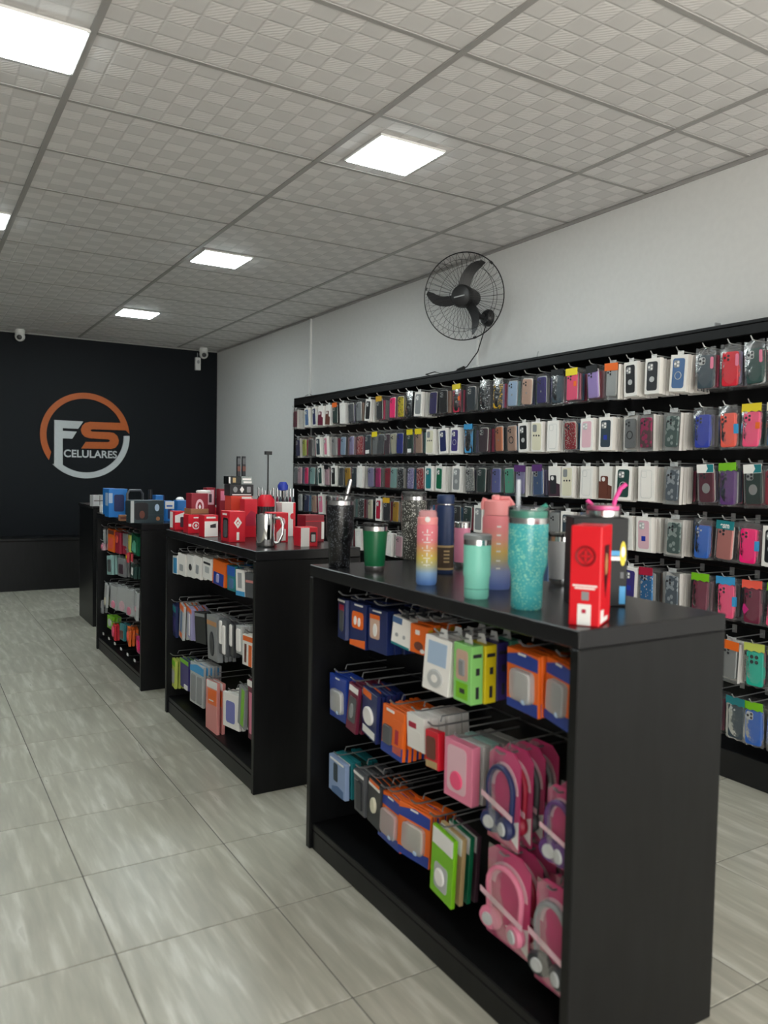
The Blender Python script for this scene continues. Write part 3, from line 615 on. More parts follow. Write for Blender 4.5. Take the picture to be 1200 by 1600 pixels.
# ------------------------------------------------------------------ island shelves
def island(lab, y0, y1, x0=1.318, x1=1.85, h=1.1):
    yc, xc = (y0 + y1) / 2, (x0 + x1) / 2
    t = thing('island_shelf', lab, 'shelf', (xc, yc, 0))
    a, bb = y0 - yc, y1 - yc; xa, xb = x0 - xc, x1 - xc
    def pt(name, m, *b, bv=.003): return bevel(MB().box(*b).build(name, m, t), bv)
    pt('top_board', TOPL, xa, a, h - .045, xb, bb, h)
    pt('side_panel', LAM, xa, a, 0, xb, a + .03, h - .0455); pt('side_panel', LAM, xa, bb - .03, 0, xb, bb, h - .0455)
    pt('bottom_shelf', LAM, xa + .012, a + .031, .075, xb - .012, bb - .031, .1)
    pt('plinth', LAM, xa + .012, a + .031, 0, xa + .03, bb - .031, .074); pt('plinth', LAM, xb - .03, a + .031, 0, xb - .012, bb - .031, .074)
    zs = [.101, .44, .72, 1.0, 1.054]
    for k in range(4): pt('slat_board', LAM, -.012, a + .031, zs[k] + .003, .012, bb - .031, zs[k + 1] - .003, bv=.002)
    return t
I1 = island('nearest black island shelf, bottles standing on its top', 1.305, 2.725)
I2 = island('middle black island shelf, red boxes standing on its top', 3.272, 4.69)
I3 = island('farthest black island shelf, blue boxes standing on its top', 5.19, 6.615, 1.30, 1.83)
ihook = MB().tube([(.24, 0, 0), (.02, 0, 0), (.0, 0, .004), (-.016, 0, .018)], .003, 6).tube([(.24, 0, .028), (.035, 0, .028), (.03, 0, .012)], .0022, 5).box(.238, -.014, -.02, .242, .014, .05).mesh('hook', IHK)

# generic carton/packet: layers are thin raised pieces on its left (-X) or near (-Y) face
def layer_pts(shape, u0, v0, u1, v1, W, Hh):
    a, c, b_, d_ = u0 * W, u1 * W, v0 * Hh, v1 * Hh
    if shape == 'o': return ellipse(a, b_, c, d_, 18)
    if shape == 'rr': return rrect(a, b_, c, d_, .18 * min(abs(c - a), abs(d_ - b_)))
    if shape == 'dia': return [((a + c) / 2, b_), (c, (b_ + d_) / 2), ((a + c) / 2, d_), (a, (b_ + d_) / 2)]
    if shape == 'slant': return [(a, b_), (c, b_), (c, d_), (a, d_ - .35 * abs(d_ - b_))]
    if shape == 'wave': return [(a, b_), (c, b_), (c, d_ - .15 * (d_ - b_)), ((a + c) / 2, d_), (a, d_ - .4 * (d_ - b_))]
    return [(a, b_), (c, b_), (c, d_), (a, d_)]
def carton(name, label, cat, base, dims, m, layers=(), rz=0, group=None, bv=.0015, body='body', tab=None):
    """base = middle of the bottom; dims = x, y, z sizes; layer = (part, face, shape, u0, v0, u1, v1, proud, material)"""
    dx, dy, dz = dims
    t = thing(name, label, cat, tuple(base), rz, group)
    bo = MB().box(-dx / 2, -dy / 2, 0, dx / 2, dy / 2, dz).build(body, m, t)
    if bv: bevel(bo, min(bv, dx / 5))
    for ly in layers:
        part, face, shape, u0, v0, u1, v1, pr, lm = ly
        if isinstance(lm, str): lm = pm(lm)
        P = layer_pts(shape, u0, v0, u1, v1, dy if face == 'x' else dx, dz)
        if face == 'x': MB().prism([(dy / 2 - p[0], p[1]) for p in P], 'x', -dx / 2 - pr, -dx / 2 + .0006, 0, min(pr * .6, .003) if pr > .004 else 0).build(part, lm, t)
        elif face == 'y': MB().prism([(-dx / 2 + p[0], p[1]) for p in P], 'y', -dy / 2 - pr, -dy / 2 + .0006, 0, min(pr * .6, .003) if pr > .004 else 0).build(part, lm, t)
        else: MB().prism([(-dx / 2 + p[0], dy / 2 - p[1] / dz * dy) for p in P], 'z', dz + pr, dz - .0006).build(part, lm, t)
    if tab:
        MB().prism([(-.02, dz), (.02, dz), (.012, dz + .026), (-.012, dz + .026)], 'x', -.001, .001).build('hang_tab', tab, t)
    return t
def copy_tree(o):
    c = o.copy(); C.objects.link(c)
    for ch in o.children:
        d = ch.copy(); C.objects.link(d); d.parent = c
        for g in ch.children: e_ = g.copy(); C.objects.link(e_); e_.parent = d
    return c
rp = random.Random(5)
def hang(isl, xp, box, label, cat, depth_, m, layers, behind=0, bcols=None, tab=None, blabel=None, name='hanging_pack', group=None, dz=0, swing=True, step=None, hook=True):
    """box = pixel box (left, top, right, bottom) of the pack's front face on the plane x = xp"""
    l_, t_, r_, b_ = box
    pl, pr_ = on_x(l_, (t_ + b_) / 2, xp), on_x(r_, (t_ + b_) / 2, xp); cx_ = (l_ + r_) / 2
    z1, z0 = on_x(cx_, t_, xp).z, on_x(cx_, b_, xp).z
    w_, h_ = abs(pl.y - pr_.y), z1 - z0; w_ = min(w_, .165) if isl is not I1 else w_; yc = pl.y - w_ / 2
    grp = group or 'packs hanging on the island shelves'
    t = carton(name, label, cat, (xp + depth_ / 2, yc, z0), (depth_, w_, h_), m, layers, rp.gauss(0, .05) if swing else 0, grp, tab=tab)
    E_ = Euler((rp.gauss(0, .05), rp.gauss(0, .02), rp.gauss(-.02, .09))) if swing else Euler((0, 0, 0))
    t.rotation_euler = E_; off = Vector((0, 0, h_)) - E_.to_matrix() @ Vector((0, 0, h_)); t.location += off
    ic = isl.location
    if hook: link('hook', ihook, isl, (xp + .002 - ic.x, yc - ic.y, z1 + .012 - ic.z))
    st = step or depth_ + .006
    for k in range(behind):
        if xp + depth_ / 2 + st * (k + 1) + depth_ / 2 > ic.x - .02: break
        c = copy_tree(t); c.location = (xp + depth_ / 2 + st * (k + 1), t.location.y + rp.gauss(0, .003), t.location.z + rp.uniform(-.004, .004)); c.rotation_euler = (E_.x + rp.gauss(0, .012), E_.y, E_.z + rp.gauss(0, .02))
        c['label'] = f'{ORD[k + 1]} pack back on the hook of the ' + ' '.join(label.replace(',', '').split()[:7])
        if bcols:
            mm = pm(bcols[k % len(bcols)])
            for ch in c.children:
                if ch.name.startswith('body'):
                    ch.data = ch.data.copy(); ch.data.materials[0] = mm
    return t
ORB = pm('orange'); BLU = mat('pack_blue', '1c3c98', .35); NAV = mat('pack_navy', '17275e', .35); BUL = film('blister_plastic', 'e8e8e8', .35, .1)
def blister(item='white'):
    return [('header', 'x', 'wave', .02, .74, .98, .985, .0012, BLU), ('footer', 'x', 'slant', .02, .01, .98, .22, .0012, BLU), ('item', 'x', 'rr', .3, .24, .78, .66, .009, pm(item)), ('blister', 'x', 'rr', .2, .18, .86, .7, .014, BUL),
            ('seal', 'x', 'o', .58, .16, .72, .26, .0155, pm('paleblue')), ('slot', 'x', 'r', .38, .93, .62, .965, .002, PRT)]
def earphone(): return [('panel', 'x', 'rr', .15, .42, .85, .8, .0012, 'orange'), ('earphone', 'x', 'o', .3, .5, .45, .7, .004, PRT), ('earphone', 'x', 'o', .55, .48, .68, .68, .004, PRT), ('footer', 'x', 'slant', .03, .02, .97, .2, .0012, 'orange'), ('slot', 'x', 'r', .3, .93, .8, .965, .002, PRT)]
def window(m_, fr='grey'): return [('window', 'x', 'rr', .14, .2, .86, .74, .0012, m_), ('item', 'x', 'o', .3, .28, .66, .6, .005, fr), ('header', 'x', 'r', .06, .84, .94, .96, .0012, PRT)]
X1 = 1.362
# nearest island, top row
hang(I1, X1, (524, 936, 544, 998), 'navy pack with small red picture, far end of nearest island top row', 'accessory', .02, NAV, [('picture', 'x', 'rr', .2, .2, .8, .75, .0012, 'darkgrey'), ('band', 'x', 'r', .2, .72, .8, .86, .0014, 'crimson'), ('slot', 'x', 'r', .0, .93, .9, .98, .002, PRT)], 5)
hang(I1, X1, (547, 942, 571, 1012), 'navy earphone pack with orange panel and orange foot', 'earphones', .022, NAV, earphone(), 5)
hang(I1, X1, (576, 952, 603, 1020), 'navy earphone box with tall orange and white picture', 'earphones', .03, NAV, [('picture', 'x', 'rr', .1, .3, .62, .82, .0012, 'beige'), ('band', 'x', 'r', .1, .76, .62, .86, .0014, 'orange'), ('earphone', 'x', 'o', .3, .36, .5, .66, .004, PRT), ('slot', 'x', 'r', .25, .93, .7, .965, .002, PRT)], 4)
hang(I1, X1, (616, 966, 641, 1012), 'small white box with blue corner beside the orange box', 'accessory', .024, pm('white'), [('corner', 'x', 'r', 0, .76, .5, .97, .001, 'steelblue'), ('foot', 'x', 'r', .02, .0, .98, .08, .001, 'teal'), ('print', 'x', 'o', .2, .3, .36, .44, .001, PRG), ('print', 'x', 'o', .6, .3, .74, .44, .001, PRG)], 7, tab=pm('charcoal'))
hang(I1, X1, (642, 977, 667, 1022), 'small orange box with white logo mark', 'accessory', .022, pm('orange'), [('mark', 'x', 'rr', .3, .66, .55, .82, .001, PRT), ('print', 'x', 'o', .25, .12, .75, .42, .001, 'brown'), ('print', 'x', 'o', .6, .05, .85, .2, .001, PRT), ('side_print', 'y', 'r', .1, .1, .9, .9, .001, 'mustard')], 4)
hang(I1, 1.345, (666, 997, 702, 1083), 'tall white box with pale blue picture and round cable', 'charger', .04, pm('white'), [('picture', 'x', 'r', .15, .5, .85, .92, .0012, 'paleblue'), ('cable', 'x', 'o', .2, .08, .78, .42, .005, 'palegrey'), ('cable_core', 'x', 'o', .35, .17, .63, .34, .006, 'offwhite')], 3, tab=WHT)
gr = hang(I1, 1.345, (708, 1006, 736, 1098), 'pale green box with window and black side lettering, front of its hook', 'earphones', .042, pm('lightgreen'), [('window', 'x', 'rr', .16, .38, .82, .9, .0012, 'beige'), ('item', 'x', 'rr', .34, .46, .66, .74, .006, 'grey'), ('panel', 'x', 'r', .16, .06, .82, .34, .0012, 'lime'), ('word', 'x', 'r', .38, .16, .66, .24, .002, PRD), ('lettering', 'y', 'r', .15, .8, .85, .86, .001, PRD), ('lettering', 'y', 'r', .4, .5, .7, .62, .001, PRD), ('lettering', 'y', 'r', .4, .1, .65, .3, .001, PRD)], 4, ['yellow', 'indigo', 'mint', 'darkgrey'], tab=WHT, blabel='coloured twin box on the same hook behind the pale green box')
hang(I1, X1, (789, 1018, 843, 1114), 'orange and blue blister pack with white charger, beside green boxes', 'charger', .012, ORB, blister('white'), 5, step=.014)
hang(I1, X1, (848, 1034, 900, 1136), 'orange and blue blister pack with dark rounded item against near side panel', 'accessory', .012, ORB, blister('darkgrey'), 5, step=.014)
# middle row
hang(I1, X1, (514, 1057, 541, 1125), 'blister pack with white adapter at far end of nearest island middle row', 'adapter', .012, BLU, blister('white'), 5, step=.014)
hang(I1, X1, (545, 1070, 561, 1145), 'dark maroon cable pack second in nearest island middle row', 'cable', .014, pm('maroon'), window('darkgrey'), 5)
hang(I1, X1, (563, 1080, 593, 1155), 'navy and orange blister pack with white coiled cable', 'cable', .014, NAV, [('header', 'x', 'r', .05, .84, .6, .97, .0012, 'orange'), ('coil', 'x', 'o', .18, .28, .8, .66, .008, 'white'), ('footer', 'x', 'r', .1, .05, .9, .2, .0012, PRT)], 5)
hang(I1, X1, (597, 1107, 632, 1182), 'orange blister pack with grey item beside white pouch box', 'accessory', .014, ORB, [('item', 'x', 'rr', .1, .2, .5, .6, .008, 'darkgrey'), ('side', 'x', 'r', .55, .1, .95, .8, .0012, 'orange'), ('strip', 'x', 'r', .65, .3, .8, .6, .002, 'crimson'), ('footer', 'x', 'slant', 0, 0, 1, .28, .0012, BLU), ('slot', 'x', 'r', .2, .9, .55, .95, .002, PRT)], 6)
hang(I1, X1, (634, 1118, 663, 1172), 'white rounded box with red mark and faint picture', 'accessory', .024, pm('white'), [('mark', 'x', 'rr', .12, .62, .55, .78, .001, 'crimson'), ('print', 'x', 'rr', .2, .1, .8, .56, .001, 'offwhite')], 7)
hang(I1, 1.345, (664, 1142, 684, 1200), 'small red box with dark window and gold foot', 'accessory', .026, pm('red'), [('window', 'x', 'rr', .08, .25, .8, .84, .0012, 'brown'), ('footer', 'x', 'r', .05, .02, .9, .2, .0012, 'gold')], 0)
hang(I1, 1.345, (695, 1160, 736, 1252), 'clear box with pink headphones picture, clear boxes strung behind', 'headphones', .03, pm('rose'), [('window', 'x', 'rr', .12, .12, .8, .92, .0012, 'palepink'), ('item', 'x', 'o', .25, .18, .68, .5, .006, 'pink')], 4, ['palegrey', 'paleteal', 'grey', 'palegrey'], blabel='pale clear box hanging behind the clear pink headphones box')
# lower row
hang(I1, X1, (512, 1186, 541, 1242), 'pale blue denim-like pouch at far end of nearest island lower row', 'pouch', .018, mat('denim', '8fa4c8', .6), [('dark_patch', 'x', 'rr', .3, .35, .55, .85, .001, 'slate'), ('slot', 'x', 'r', .1, .9, .9, .95, .002, PRT), ('foot', 'x', 'wave', .2, .0, .9, .25, .001, 'steelblue')], 5, ['teal', 'teal', 'darkgreen', 'teal'], blabel='teal pouch hanging behind the pale blue denim-like pouch')  # pouch front carries a darker slate patch
hang(I1, X1, (551, 1206, 570, 1272), 'grey cable pack with pale hang strip, nearest island lower row', 'cable', .016, pm('darkgrey'), [('item', 'x', 'rr', .3, .1, .8, .8, .006, 'charcoal'), ('strip', 'x', 'r', .02, .9, .95, .96, .002, PRT)], 5)
hang(I1, X1, (573, 1222, 598, 1292), 'dark pack with cream item and orange cap strip', 'cable', .016, pm('charcoal'), [('item', 'x', 'o', .3, .3, .7, .65, .008, 'cream'), ('strip', 'x', 'r', .05, .86, .9, .92, .002, PRT), ('cap', 'x', 'r', .1, .92, .85, .99, .0014, 'orange')], 5)
hang(I1, X1, (592, 1244, 630, 1320), 'orange and blue blister pack with pinkish window, lower row', 'charger', .012, ORB, blister('blushpink'), 5, step=.014)
hang(I1, X1, (627, 1263, 668, 1346), 'orange and blue blister pack with cream adapter, lower row', 'adapter', .012, ORB, blister('cream'), 6, step=.014)
hang(I1, 1.345, (673, 1300, 711, 1410), 'lime green card with white top and white round picture', 'cable', .014, pm('lime'), [('header', 'x', 'r', .04, .74, .96, .98, .0012, PRT), ('picture', 'x', 'rr', .18, .12, .78, .5, .0012, 'palegrey'), ('cable', 'x', 'o', .24, .18, .66, .44, .006, 'white')], 3, ['gold', 'green', 'plum'], blabel='card of another colour hanging behind the lime green card', step=.03)
# headphones in pink bags
PKC = mat('pink_card', 'c43a70', .4)
def headset(box, label, col, behind=0, xp=1.34):
    l_, t_, r_, b_ = box; yl, yr = on_x(l_, (t_ + b_) / 2, xp).y, on_x(r_, (t_ + b_) / 2, xp).y
    z1, z0 = on_x((l_ + r_) / 2, t_, xp).z, on_x((l_ + r_) / 2, b_, xp).z; w_, h_ = yl - yr, z1 - z0
    t = thing('headphones_pack', label, 'headphones', (xp, (yl + yr) / 2, z0), 0, 'headphones in pink bags')
    W2 = w_ / 2
    MB().prism([(-W2, 0), (W2, 0), (W2, h_ * .9), (W2 * .55, h_), (-W2 * .55, h_), (-W2, h_ * .9)], 'x', .014, .0165).build('backing_card', PKC, t)
    MB().prism([(-W2 * .96, h_ * .03), (W2 * .1, h_ * .2), (-W2 * .96, h_ * .32)], 'x', .0132, .0141).build('card_print', PRT, t)
    R_ = W2 * .78; zc = h_ * .58
    arcp = [(.002, R_ * math.cos(math.radians(a)), zc + h_ * .24 * math.sin(math.radians(a))) for a in range(0, 181, 15)]
    arcp = [(.002, R_ * .92, h_ * .3)] + arcp + [(.002, -R_ * .92, h_ * .3)]
    ar = [(R_ * 1.16 * math.cos(math.radians(a)), zc + h_ * .285 * math.sin(math.radians(a))) for a in range(0, 181, 12)] + [(R_ * .78 * math.cos(math.radians(a)), zc + h_ * .19 * math.sin(math.radians(a))) for a in range(180, -1, -12)]
    MB().prism(ar, 'x', .0128, .0141).build('arch_print', pm('palepink'), t)
    MB().tube(arcp, .008, 8).build('headband', pm(col), t)
    for s_ in (-1, 1):
        MB().lathe([(.012, -.014), (.026, -.012), (.03, .0), (.026, .01), (.012, .012)], 16, axis=(-1, -.2 * s_, 0), c=(-.002, s_ * (W2 - .036), h_ * .22), squash=(1, 1.25)).build('ear_cushion', pm(col if col != 'grey' else 'charcoal'), t)
        MB().lathe([(.018, 0), (.016, .004), (.006, .005)], 14, axis=(-1, -.2 * s_, 0), c=(-.014, s_ * (W2 - .036), h_ * .22)).build('ear_cap', pm('palegrey'), t)
    MB().prism([(W2, h_ * .46), (W2, h_ * .52), (-W2, h_ * .40), (-W2, h_ * .34)], 'x', -.012, -.0105).build('band_print', pm('palepink'), t)
    def bag():
        m = MB(); vs = []; r = random.Random(9)
        for i in range(9):
            for j in range(7):
                u = j / 6 - .5; v = i / 8; bul = max(0, (1 - (2 * u) ** 2)) * min(1, v * 6, (1 - v) * 3)
                vs.append((.0135 - .036 * bul + r.uniform(-.002, .002) * bul, u * w_ * .99, v * h_ * .97))
        return m.add(vs, [(i * 7 + j, i * 7 + j + 1, i * 7 + j + 8, i * 7 + j + 7) for i in range(8) for j in range(6)], 0, True)
    bag().build('bag', THIN, t)
    ic = I1.location; link('hook', ihook, I1, (xp - ic.x - .002, (yl + yr) / 2 - ic.y, z1 - .012))
    for k in range(behind):
        c = copy_tree(t); c.location.x = xp + .045 * (k + 1); c['label'] = f'{ORD[k + 1]} bag back on the hook of the ' + label; c.location.y += rp.uniform(0, .006)
        mm = pm(['crimson', 'darkgrey', 'grey'][k % 3])
        for ch in c.children:
            if ch.name.startswith(('headband', 'ear_cushion')): ch.data = ch.data.copy(); ch.data.materials[0] = mm
hb1 = headset((757, 1172, 806, 1322), 'pink bag with navy headphones', 'navy', 3)
headset((848, 1232, 897, 1362), 'pink bag with purple headphones', 'purple', 3)
headset((755, 1332, 822, 1482), 'pink bag with pink headphones', 'rose', 3)
headset((830, 1384, 893, 1556), 'pink bag with black headphones', 'grey', 3)
for (px, py) in ((735, 972), (612, 1215), (655, 1225), (735, 1268)):
    p = on_x(px, py, 1.5); ic = I1.location; link('hook', ihook, I1, (X1 - ic.x, p.y - ic.y, p.z + .01))

# middle island
X2 = 1.352
def simple(frm, w1='white', strip=True):
    L = [('picture', 'x', 'rr', .15, .14, .85, .62, .0012, w1)]
    if strip: L.append(('header', 'x', 'r', .05, .78, .95, .95, .0012, frm))
    return L
M2 = [
 ((265, 868, 277, 896), 'blue and white pack at far end of middle island top row', 'white', [('side', 'x', 'r', .5, .05, .98, .9, .0012, 'skyblue')], 3),
 ((279, 865, 289, 899), 'white pack next to the blue and white one, middle island top row', 'offwhite', [('print', 'x', 'rr', .25, .2, .7, .5, .001, PRG)], 5),
 ((292, 867, 302, 902), 'white pack third from far end, middle island top row', 'white', [('print', 'x', 'o', .25, .3, .75, .6, .001, PRD)], 5),
 ((304, 869, 314, 904), 'white pack fourth from far end, middle island top row', 'offwhite', [('print', 'x', 'rr', .3, .2, .7, .6, .001, PRG)], 5),
 ((317, 872, 330, 905), 'white pack just left of the orange and blue pack', 'white', [('print', 'x', 'rr', .3, .3, .8, .6, .001, 'palegrey'), ('print', 'x', 'r', .1, .7, .9, .8, .001, PRD)], 5),
 ((334, 876, 351, 915), 'orange and blue blister pack, middle island top row', 'orange', [('footer', 'x', 'r', .1, .02, .9, .5, .0012, BLU), ('item', 'x', 'rr', .35, .1, .55, .45, .005, 'lavender')], 4),
 ((355, 884, 367, 923), 'dark blue pack beside the white and blue box', 'teal', [('header', 'x', 'r', .02, .6, .98, .98, .0012, 'blue'), ('item', 'x', 'rr', .3, .1, .8, .5, .004, 'steelblue')], 4),
 ((369, 890, 380, 931), 'white box with blue foot, middle island top row', 'white', [('foot', 'x', 'r', .0, .0, 1, .18, .0014, 'skyblue'), ('print', 'x', 'r', .25, .3, .7, .88, .001, PRG)], 3),
 ((382, 895, 397, 934), 'dark grey pack against side panel, middle island top row', 'darkgrey', [('band', 'x', 'r', .1, .6, .9, .7, .0012, 'blushpink')], 3),
 ((267, 944, 276, 994), 'navy pack at far end of middle island middle row', 'navy', simple('teal', 'indigo'), 4),
 ((279, 945, 289, 998), 'white pack with orange header and orange foot', 'palegrey', [('header', 'x', 'r', 0, .84, 1, 1, .0012, 'orange'), ('stripe', 'x', 'r', .35, .2, .65, .8, .002, 'steelblue'), ('footer', 'x', 'r', .2, .04, .8, .18, .0012, 'orange')], 4),
 ((292, 950, 300, 999), 'white and purple pack behind the orange headed pack', 'lavender', [('header', 'x', 'r', 0, .86, 1, 1, .0012, 'orange'), ('stripe', 'x', 'r', .3, .1, .6, .8, .002, PRT)], 4),
 ((305, 956, 318, 1005), 'black pack in the middle of middle island middle row', 'black', [('header', 'x', 'r', .05, .85, .95, .95, .0012, 'grey')], 4),
 ((322, 962, 339, 1032), 'grey clear pack with tan header and dark cable', 'grey', [('header', 'x', 'r', .02, .78, .98, .88, .0012, 'tan'), ('cable', 'x', 'o', .3, .1, .7, .65, .006, 'charcoal')], 4),
 ((342, 968, 354, 1024), 'white coiled cable pack, middle island', 'darkgrey', [('cable', 'x', 'rr', .12, .3, .4, .95, .008, 'white'), ('cable', 'x', 'rr', .55, .06, .85, .85, .008, 'white')], 3),
 ((357, 974, 367, 1026), 'black and white cable pack right of the coiled one', 'charcoal', [('cable', 'x', 'rr', .2, .3, .6, .95, .008, 'white')], 3),
 ((369, 978, 377, 1022), 'narrow white cable pack left of the orange strip bag', 'palegrey', [('cable', 'x', 'rr', .2, .1, .8, .9, .008, 'white')], 3),
 ((379, 993, 397, 1041), 'white bag with orange header and strip by side panel', 'offwhite', [('header', 'x', 'r', .05, .8, .95, .96, .0012, 'orange'), ('strip', 'x', 'r', .55, .02, .8, .7, .002, 'orange'), ('strip', 'x', 'r', .2, .1, .35, .7, .002, 'brown')], 3),
 ((264, 1028, 275, 1072), 'lime pack at far end of middle island lower row', 'yellowgreen', simple('lime', 'palegrey'), 3),
 ((281, 1032, 298, 1077), 'blue pack with lime edge, middle island lower row', 'indigo', [('header', 'x', 'r', 0, .86, 1, 1, .0012, 'lime'), ('foot', 'x', 'rr', .5, .0, .9, .16, .003, PRT)], 3),
 ((300, 1040, 322, 1105), 'grey clear case pack with blue header', 'palegrey', [('header', 'x', 'wave', 0, .78, 1, .99, .0014, 'skyblue'), ('item', 'x', 'rr', .1, .06, .45, .72, .005, 'grey'), ('item', 'x', 'rr', .55, .06, .9, .72, .005, 'grey')], 4),
 ((322, 1066, 344, 1156), 'long salmon pack with orange panel hanging lowest', 'blushpink', [('header', 'x', 'r', .1, .88, .98, 1, .0014, PRT), ('panel', 'x', 'r', .2, .6, .95, .86, .0014, 'orange'), ('mark', 'x', 'r', .3, .66, .7, .68, .002, PRT)], 1),
 ((352, 1084, 369, 1138), 'white frame pack with lilac phone picture', 'offwhite', [('picture', 'x', 'rr', .2, .15, .75, .78, .0014, 'periwinkle')], 3),
 ((372, 1074, 385, 1136), 'clear pack with lime stripe, middle island lower row', 'grey', [('stripe', 'x', 'r', .45, .05, .85, .96, .0014, 'lime')], 3),
 ((387, 1064, 398, 1158), 'long maroon pack against side panel, middle island', 'maroon', [('header', 'x', 'rr', .0, .9, 1, 1, .003, PRT), ('panel', 'x', 'r', .2, .1, .8, .8, .0014, 'rose')], 2),
]
for bx, lab, m_, L_, nb in M2: hang(I2, X2, bx, lab, 'accessory', .016, pm(m_), L_, nb)
X3 = 1.335
M3 = [
 ((158, 826, 167, 848), 'grey pack at far end of farthest island top row', 'grey', simple('palegrey', 'paleteal'), 3),
 ((156, 849, 168, 861), 'pink and white pack low in farthest island top row', 'palepink', [('item', 'x', 'o', .2, .2, .7, .8, .006, 'rose')], 1),
 ((170, 827, 177, 862), 'orange pack in farthest island top row', 'orange', simple('brown', 'coral'), 3),
 ((179, 832, 189, 865), 'red pack beside the orange one, farthest island', 'crimson', [('item', 'x', 'o', .2, .5, .7, .85, .006, 'coral')], 3),
 ((191, 834, 198, 866), 'grey and red pack in middle of farthest island top row', 'grey', [('foot', 'x', 'r', 0, 0, 1, .4, .0014, 'crimson')], 3),
 ((199, 836, 204, 862), 'narrow yellow pack left of the green pack', 'yellowgreen', simple('mustard', 'yellow'), 3),
 ((206, 836, 217, 866), 'green pack by side panel, farthest island top row', 'green', [('item', 'x', 'wave', .2, .1, .7, .7, .005, 'mint')], 3),
 ((194, 866, 214, 880), 'red and yellow pack below the green pack', 'red', [('item', 'x', 'o', .1, .2, .5, .9, .006, 'yellow')], 1),
 ((167, 870, 183, 900), 'grey-green clear pack, farthest island second row', 'paleteal', [('item', 'x', 'rr', .2, .15, .8, .8, .006, 'darkgrey')], 3),
 ((185, 874, 198, 902), 'smoky grey clear pack, farthest island second row', 'grey', [('item', 'x', 'rr', .2, .15, .8, .7, .006, 'plum')], 3),
 ((203, 884, 214, 903), 'dark pack with white label, farthest island second row', 'darkgreen', [('label_print', 'x', 'r', .2, .2, .6, .8, .0014, PRT)], 2),
 ((162, 914, 172, 948), 'white pouch with cream foot, far end of third row', 'palegrey', [('foot', 'x', 'o', .2, .02, .8, .4, .005, 'cream')], 3),
 ((174, 916, 184, 952), 'silvery pouch with pink foot, third row', 'palegrey', [('foot', 'x', 'o', .2, .02, .8, .35, .005, 'rose')], 3),
 ((186, 918, 195, 956), 'pale grey pouch in middle of third row', 'palegrey', [('foot', 'x', 'o', .2, .02, .8, .45, .005, 'palepink')], 3),
 ((197, 922, 206, 962), 'white pouch with pink foot near side panel', 'palegrey', [('foot', 'x', 'o', .2, .02, .8, .35, .005, 'rose')], 3),
 ((208, 926, 217, 968), 'white pouch against side panel, third row', 'palegrey', [('foot', 'x', 'o', .2, .3, .8, .5, .005, 'palepink')], 3),
 ((154, 938, 164, 958), 'small grey box with white label, left of pouches', 'grey', [('label_print', 'x', 'r', .1, .4, .8, .95, .0014, PRT)], 1),
 ((151, 961, 164, 982), 'magenta round pack at far end of lowest row', 'magenta', [('item', 'x', 'o', .15, .15, .8, .85, .008, 'hotpink')], 2),
 ((168, 964, 179, 984), 'green pack in lowest row, farthest island', 'lime', [('item', 'x', 'o', .2, .2, .8, .8, .006, 'palegrey')], 2),
 ((173, 977, 185, 1000), 'red pack with pink rim hanging low, farthest island', 'red', [('item', 'x', 'o', .15, .15, .8, .85, .008, 'pink')], 1),
 ((187, 975, 194, 1000), 'teal pack beside orange pack, lowest row', 'teal', [('item', 'x', 'rr', .2, .1, .8, .6, .005, 'brown')], 2),
 ((196, 984, 211, 1009), 'orange pack in lowest row, farthest island', 'orange', [('item', 'x', 'o', .2, .2, .8, .8, .008, 'coral')], 2),
 ((212, 996, 219, 1021), 'magenta pack against side panel, lowest row', 'magenta', [('item', 'x', 'rr', .2, .2, .8, .8, .006, 'hotpink')], 2),
]
for bx, lab, m_, L_, nb in M3: hang(I3, X3, bx, lab, 'accessory', .018, pm(m_), L_, nb)
thook = MB().tube([(.24, 0, 0), (.02, 0, 0), (.0, 0, .004), (-.01, 0, .014)], .003, 6).box(-.014, -.02, .004, -.01, .02, .022, 1).mesh('hook', [BLK, WHT])
for k in range(6):
    y = 6.45 - k * .2; link('hook', thook, I3, (X3 - I3.location.x, y - I3.location.y, .135))

# ------------------------------------------------------------------ bottles on the nearest island
ZT = 1.1
def stand(px, py, wpx, z=ZT):
    """the point under a bottle whose base front edge is at the pixel, and its base radius"""
    p = on_z(px, py, z); r = psize(wpx, p) / 2; d = Vector((p.x, p.y, 0)).normalized()
    return Vector((p.x + d.x * r, p.y + d.y * r, z)), r
def top_at(px, py, p): return on_y(px, py, p.y).z - p.z
def tumbler(name, label, px, basepy, toppy, wb, wt, bodym, rim=True, step=True, foot=None, lidm=None, lidh=.02, straw=None, shoulder=None, cat='tumbler'):
    p, rb = stand(px, basepy, wb); hh = top_at(px, toppy, p); rt = psize(wt, p) / 2
    t = thing(name, label, cat, tuple(p))
    hl = hh - lidh; zr = hl - (.015 if rim else 0); f0 = .022 if foot else 0
    if step: prof = [(rb * .93, 0), (rb, .006), (rb * 1.03, hh * .32), (rb * 1.1, hh * .36), (rt * .985, hh * .44), (rt, zr)]
    else: prof = [(rb * .97, f0), (rb, f0 + .004), (rt, zr)]
    MB().lathe(prof, 32).build('body', bodym, t)
    if foot: MB().lathe([(rb * .9, 0), (rb * .96, .003), (rb * .99, f0)], 32).build('foot_ring', foot, t)
    if rim: MB().lathe([(rt * 1.005, zr), (rt * 1.01, hl), (rt * .97, hl)], 32).build('rim', STEEL, t)
    if lidm: MB().lathe([(rt * 1.0, hl), (rt * 1.03, hl + .004), (rt * 1.02, hh - .003), (rt * .9, hh), (.01, hh - .002)], 32).build('lid', lidm, t)
    return t, p, rb, rt, hh
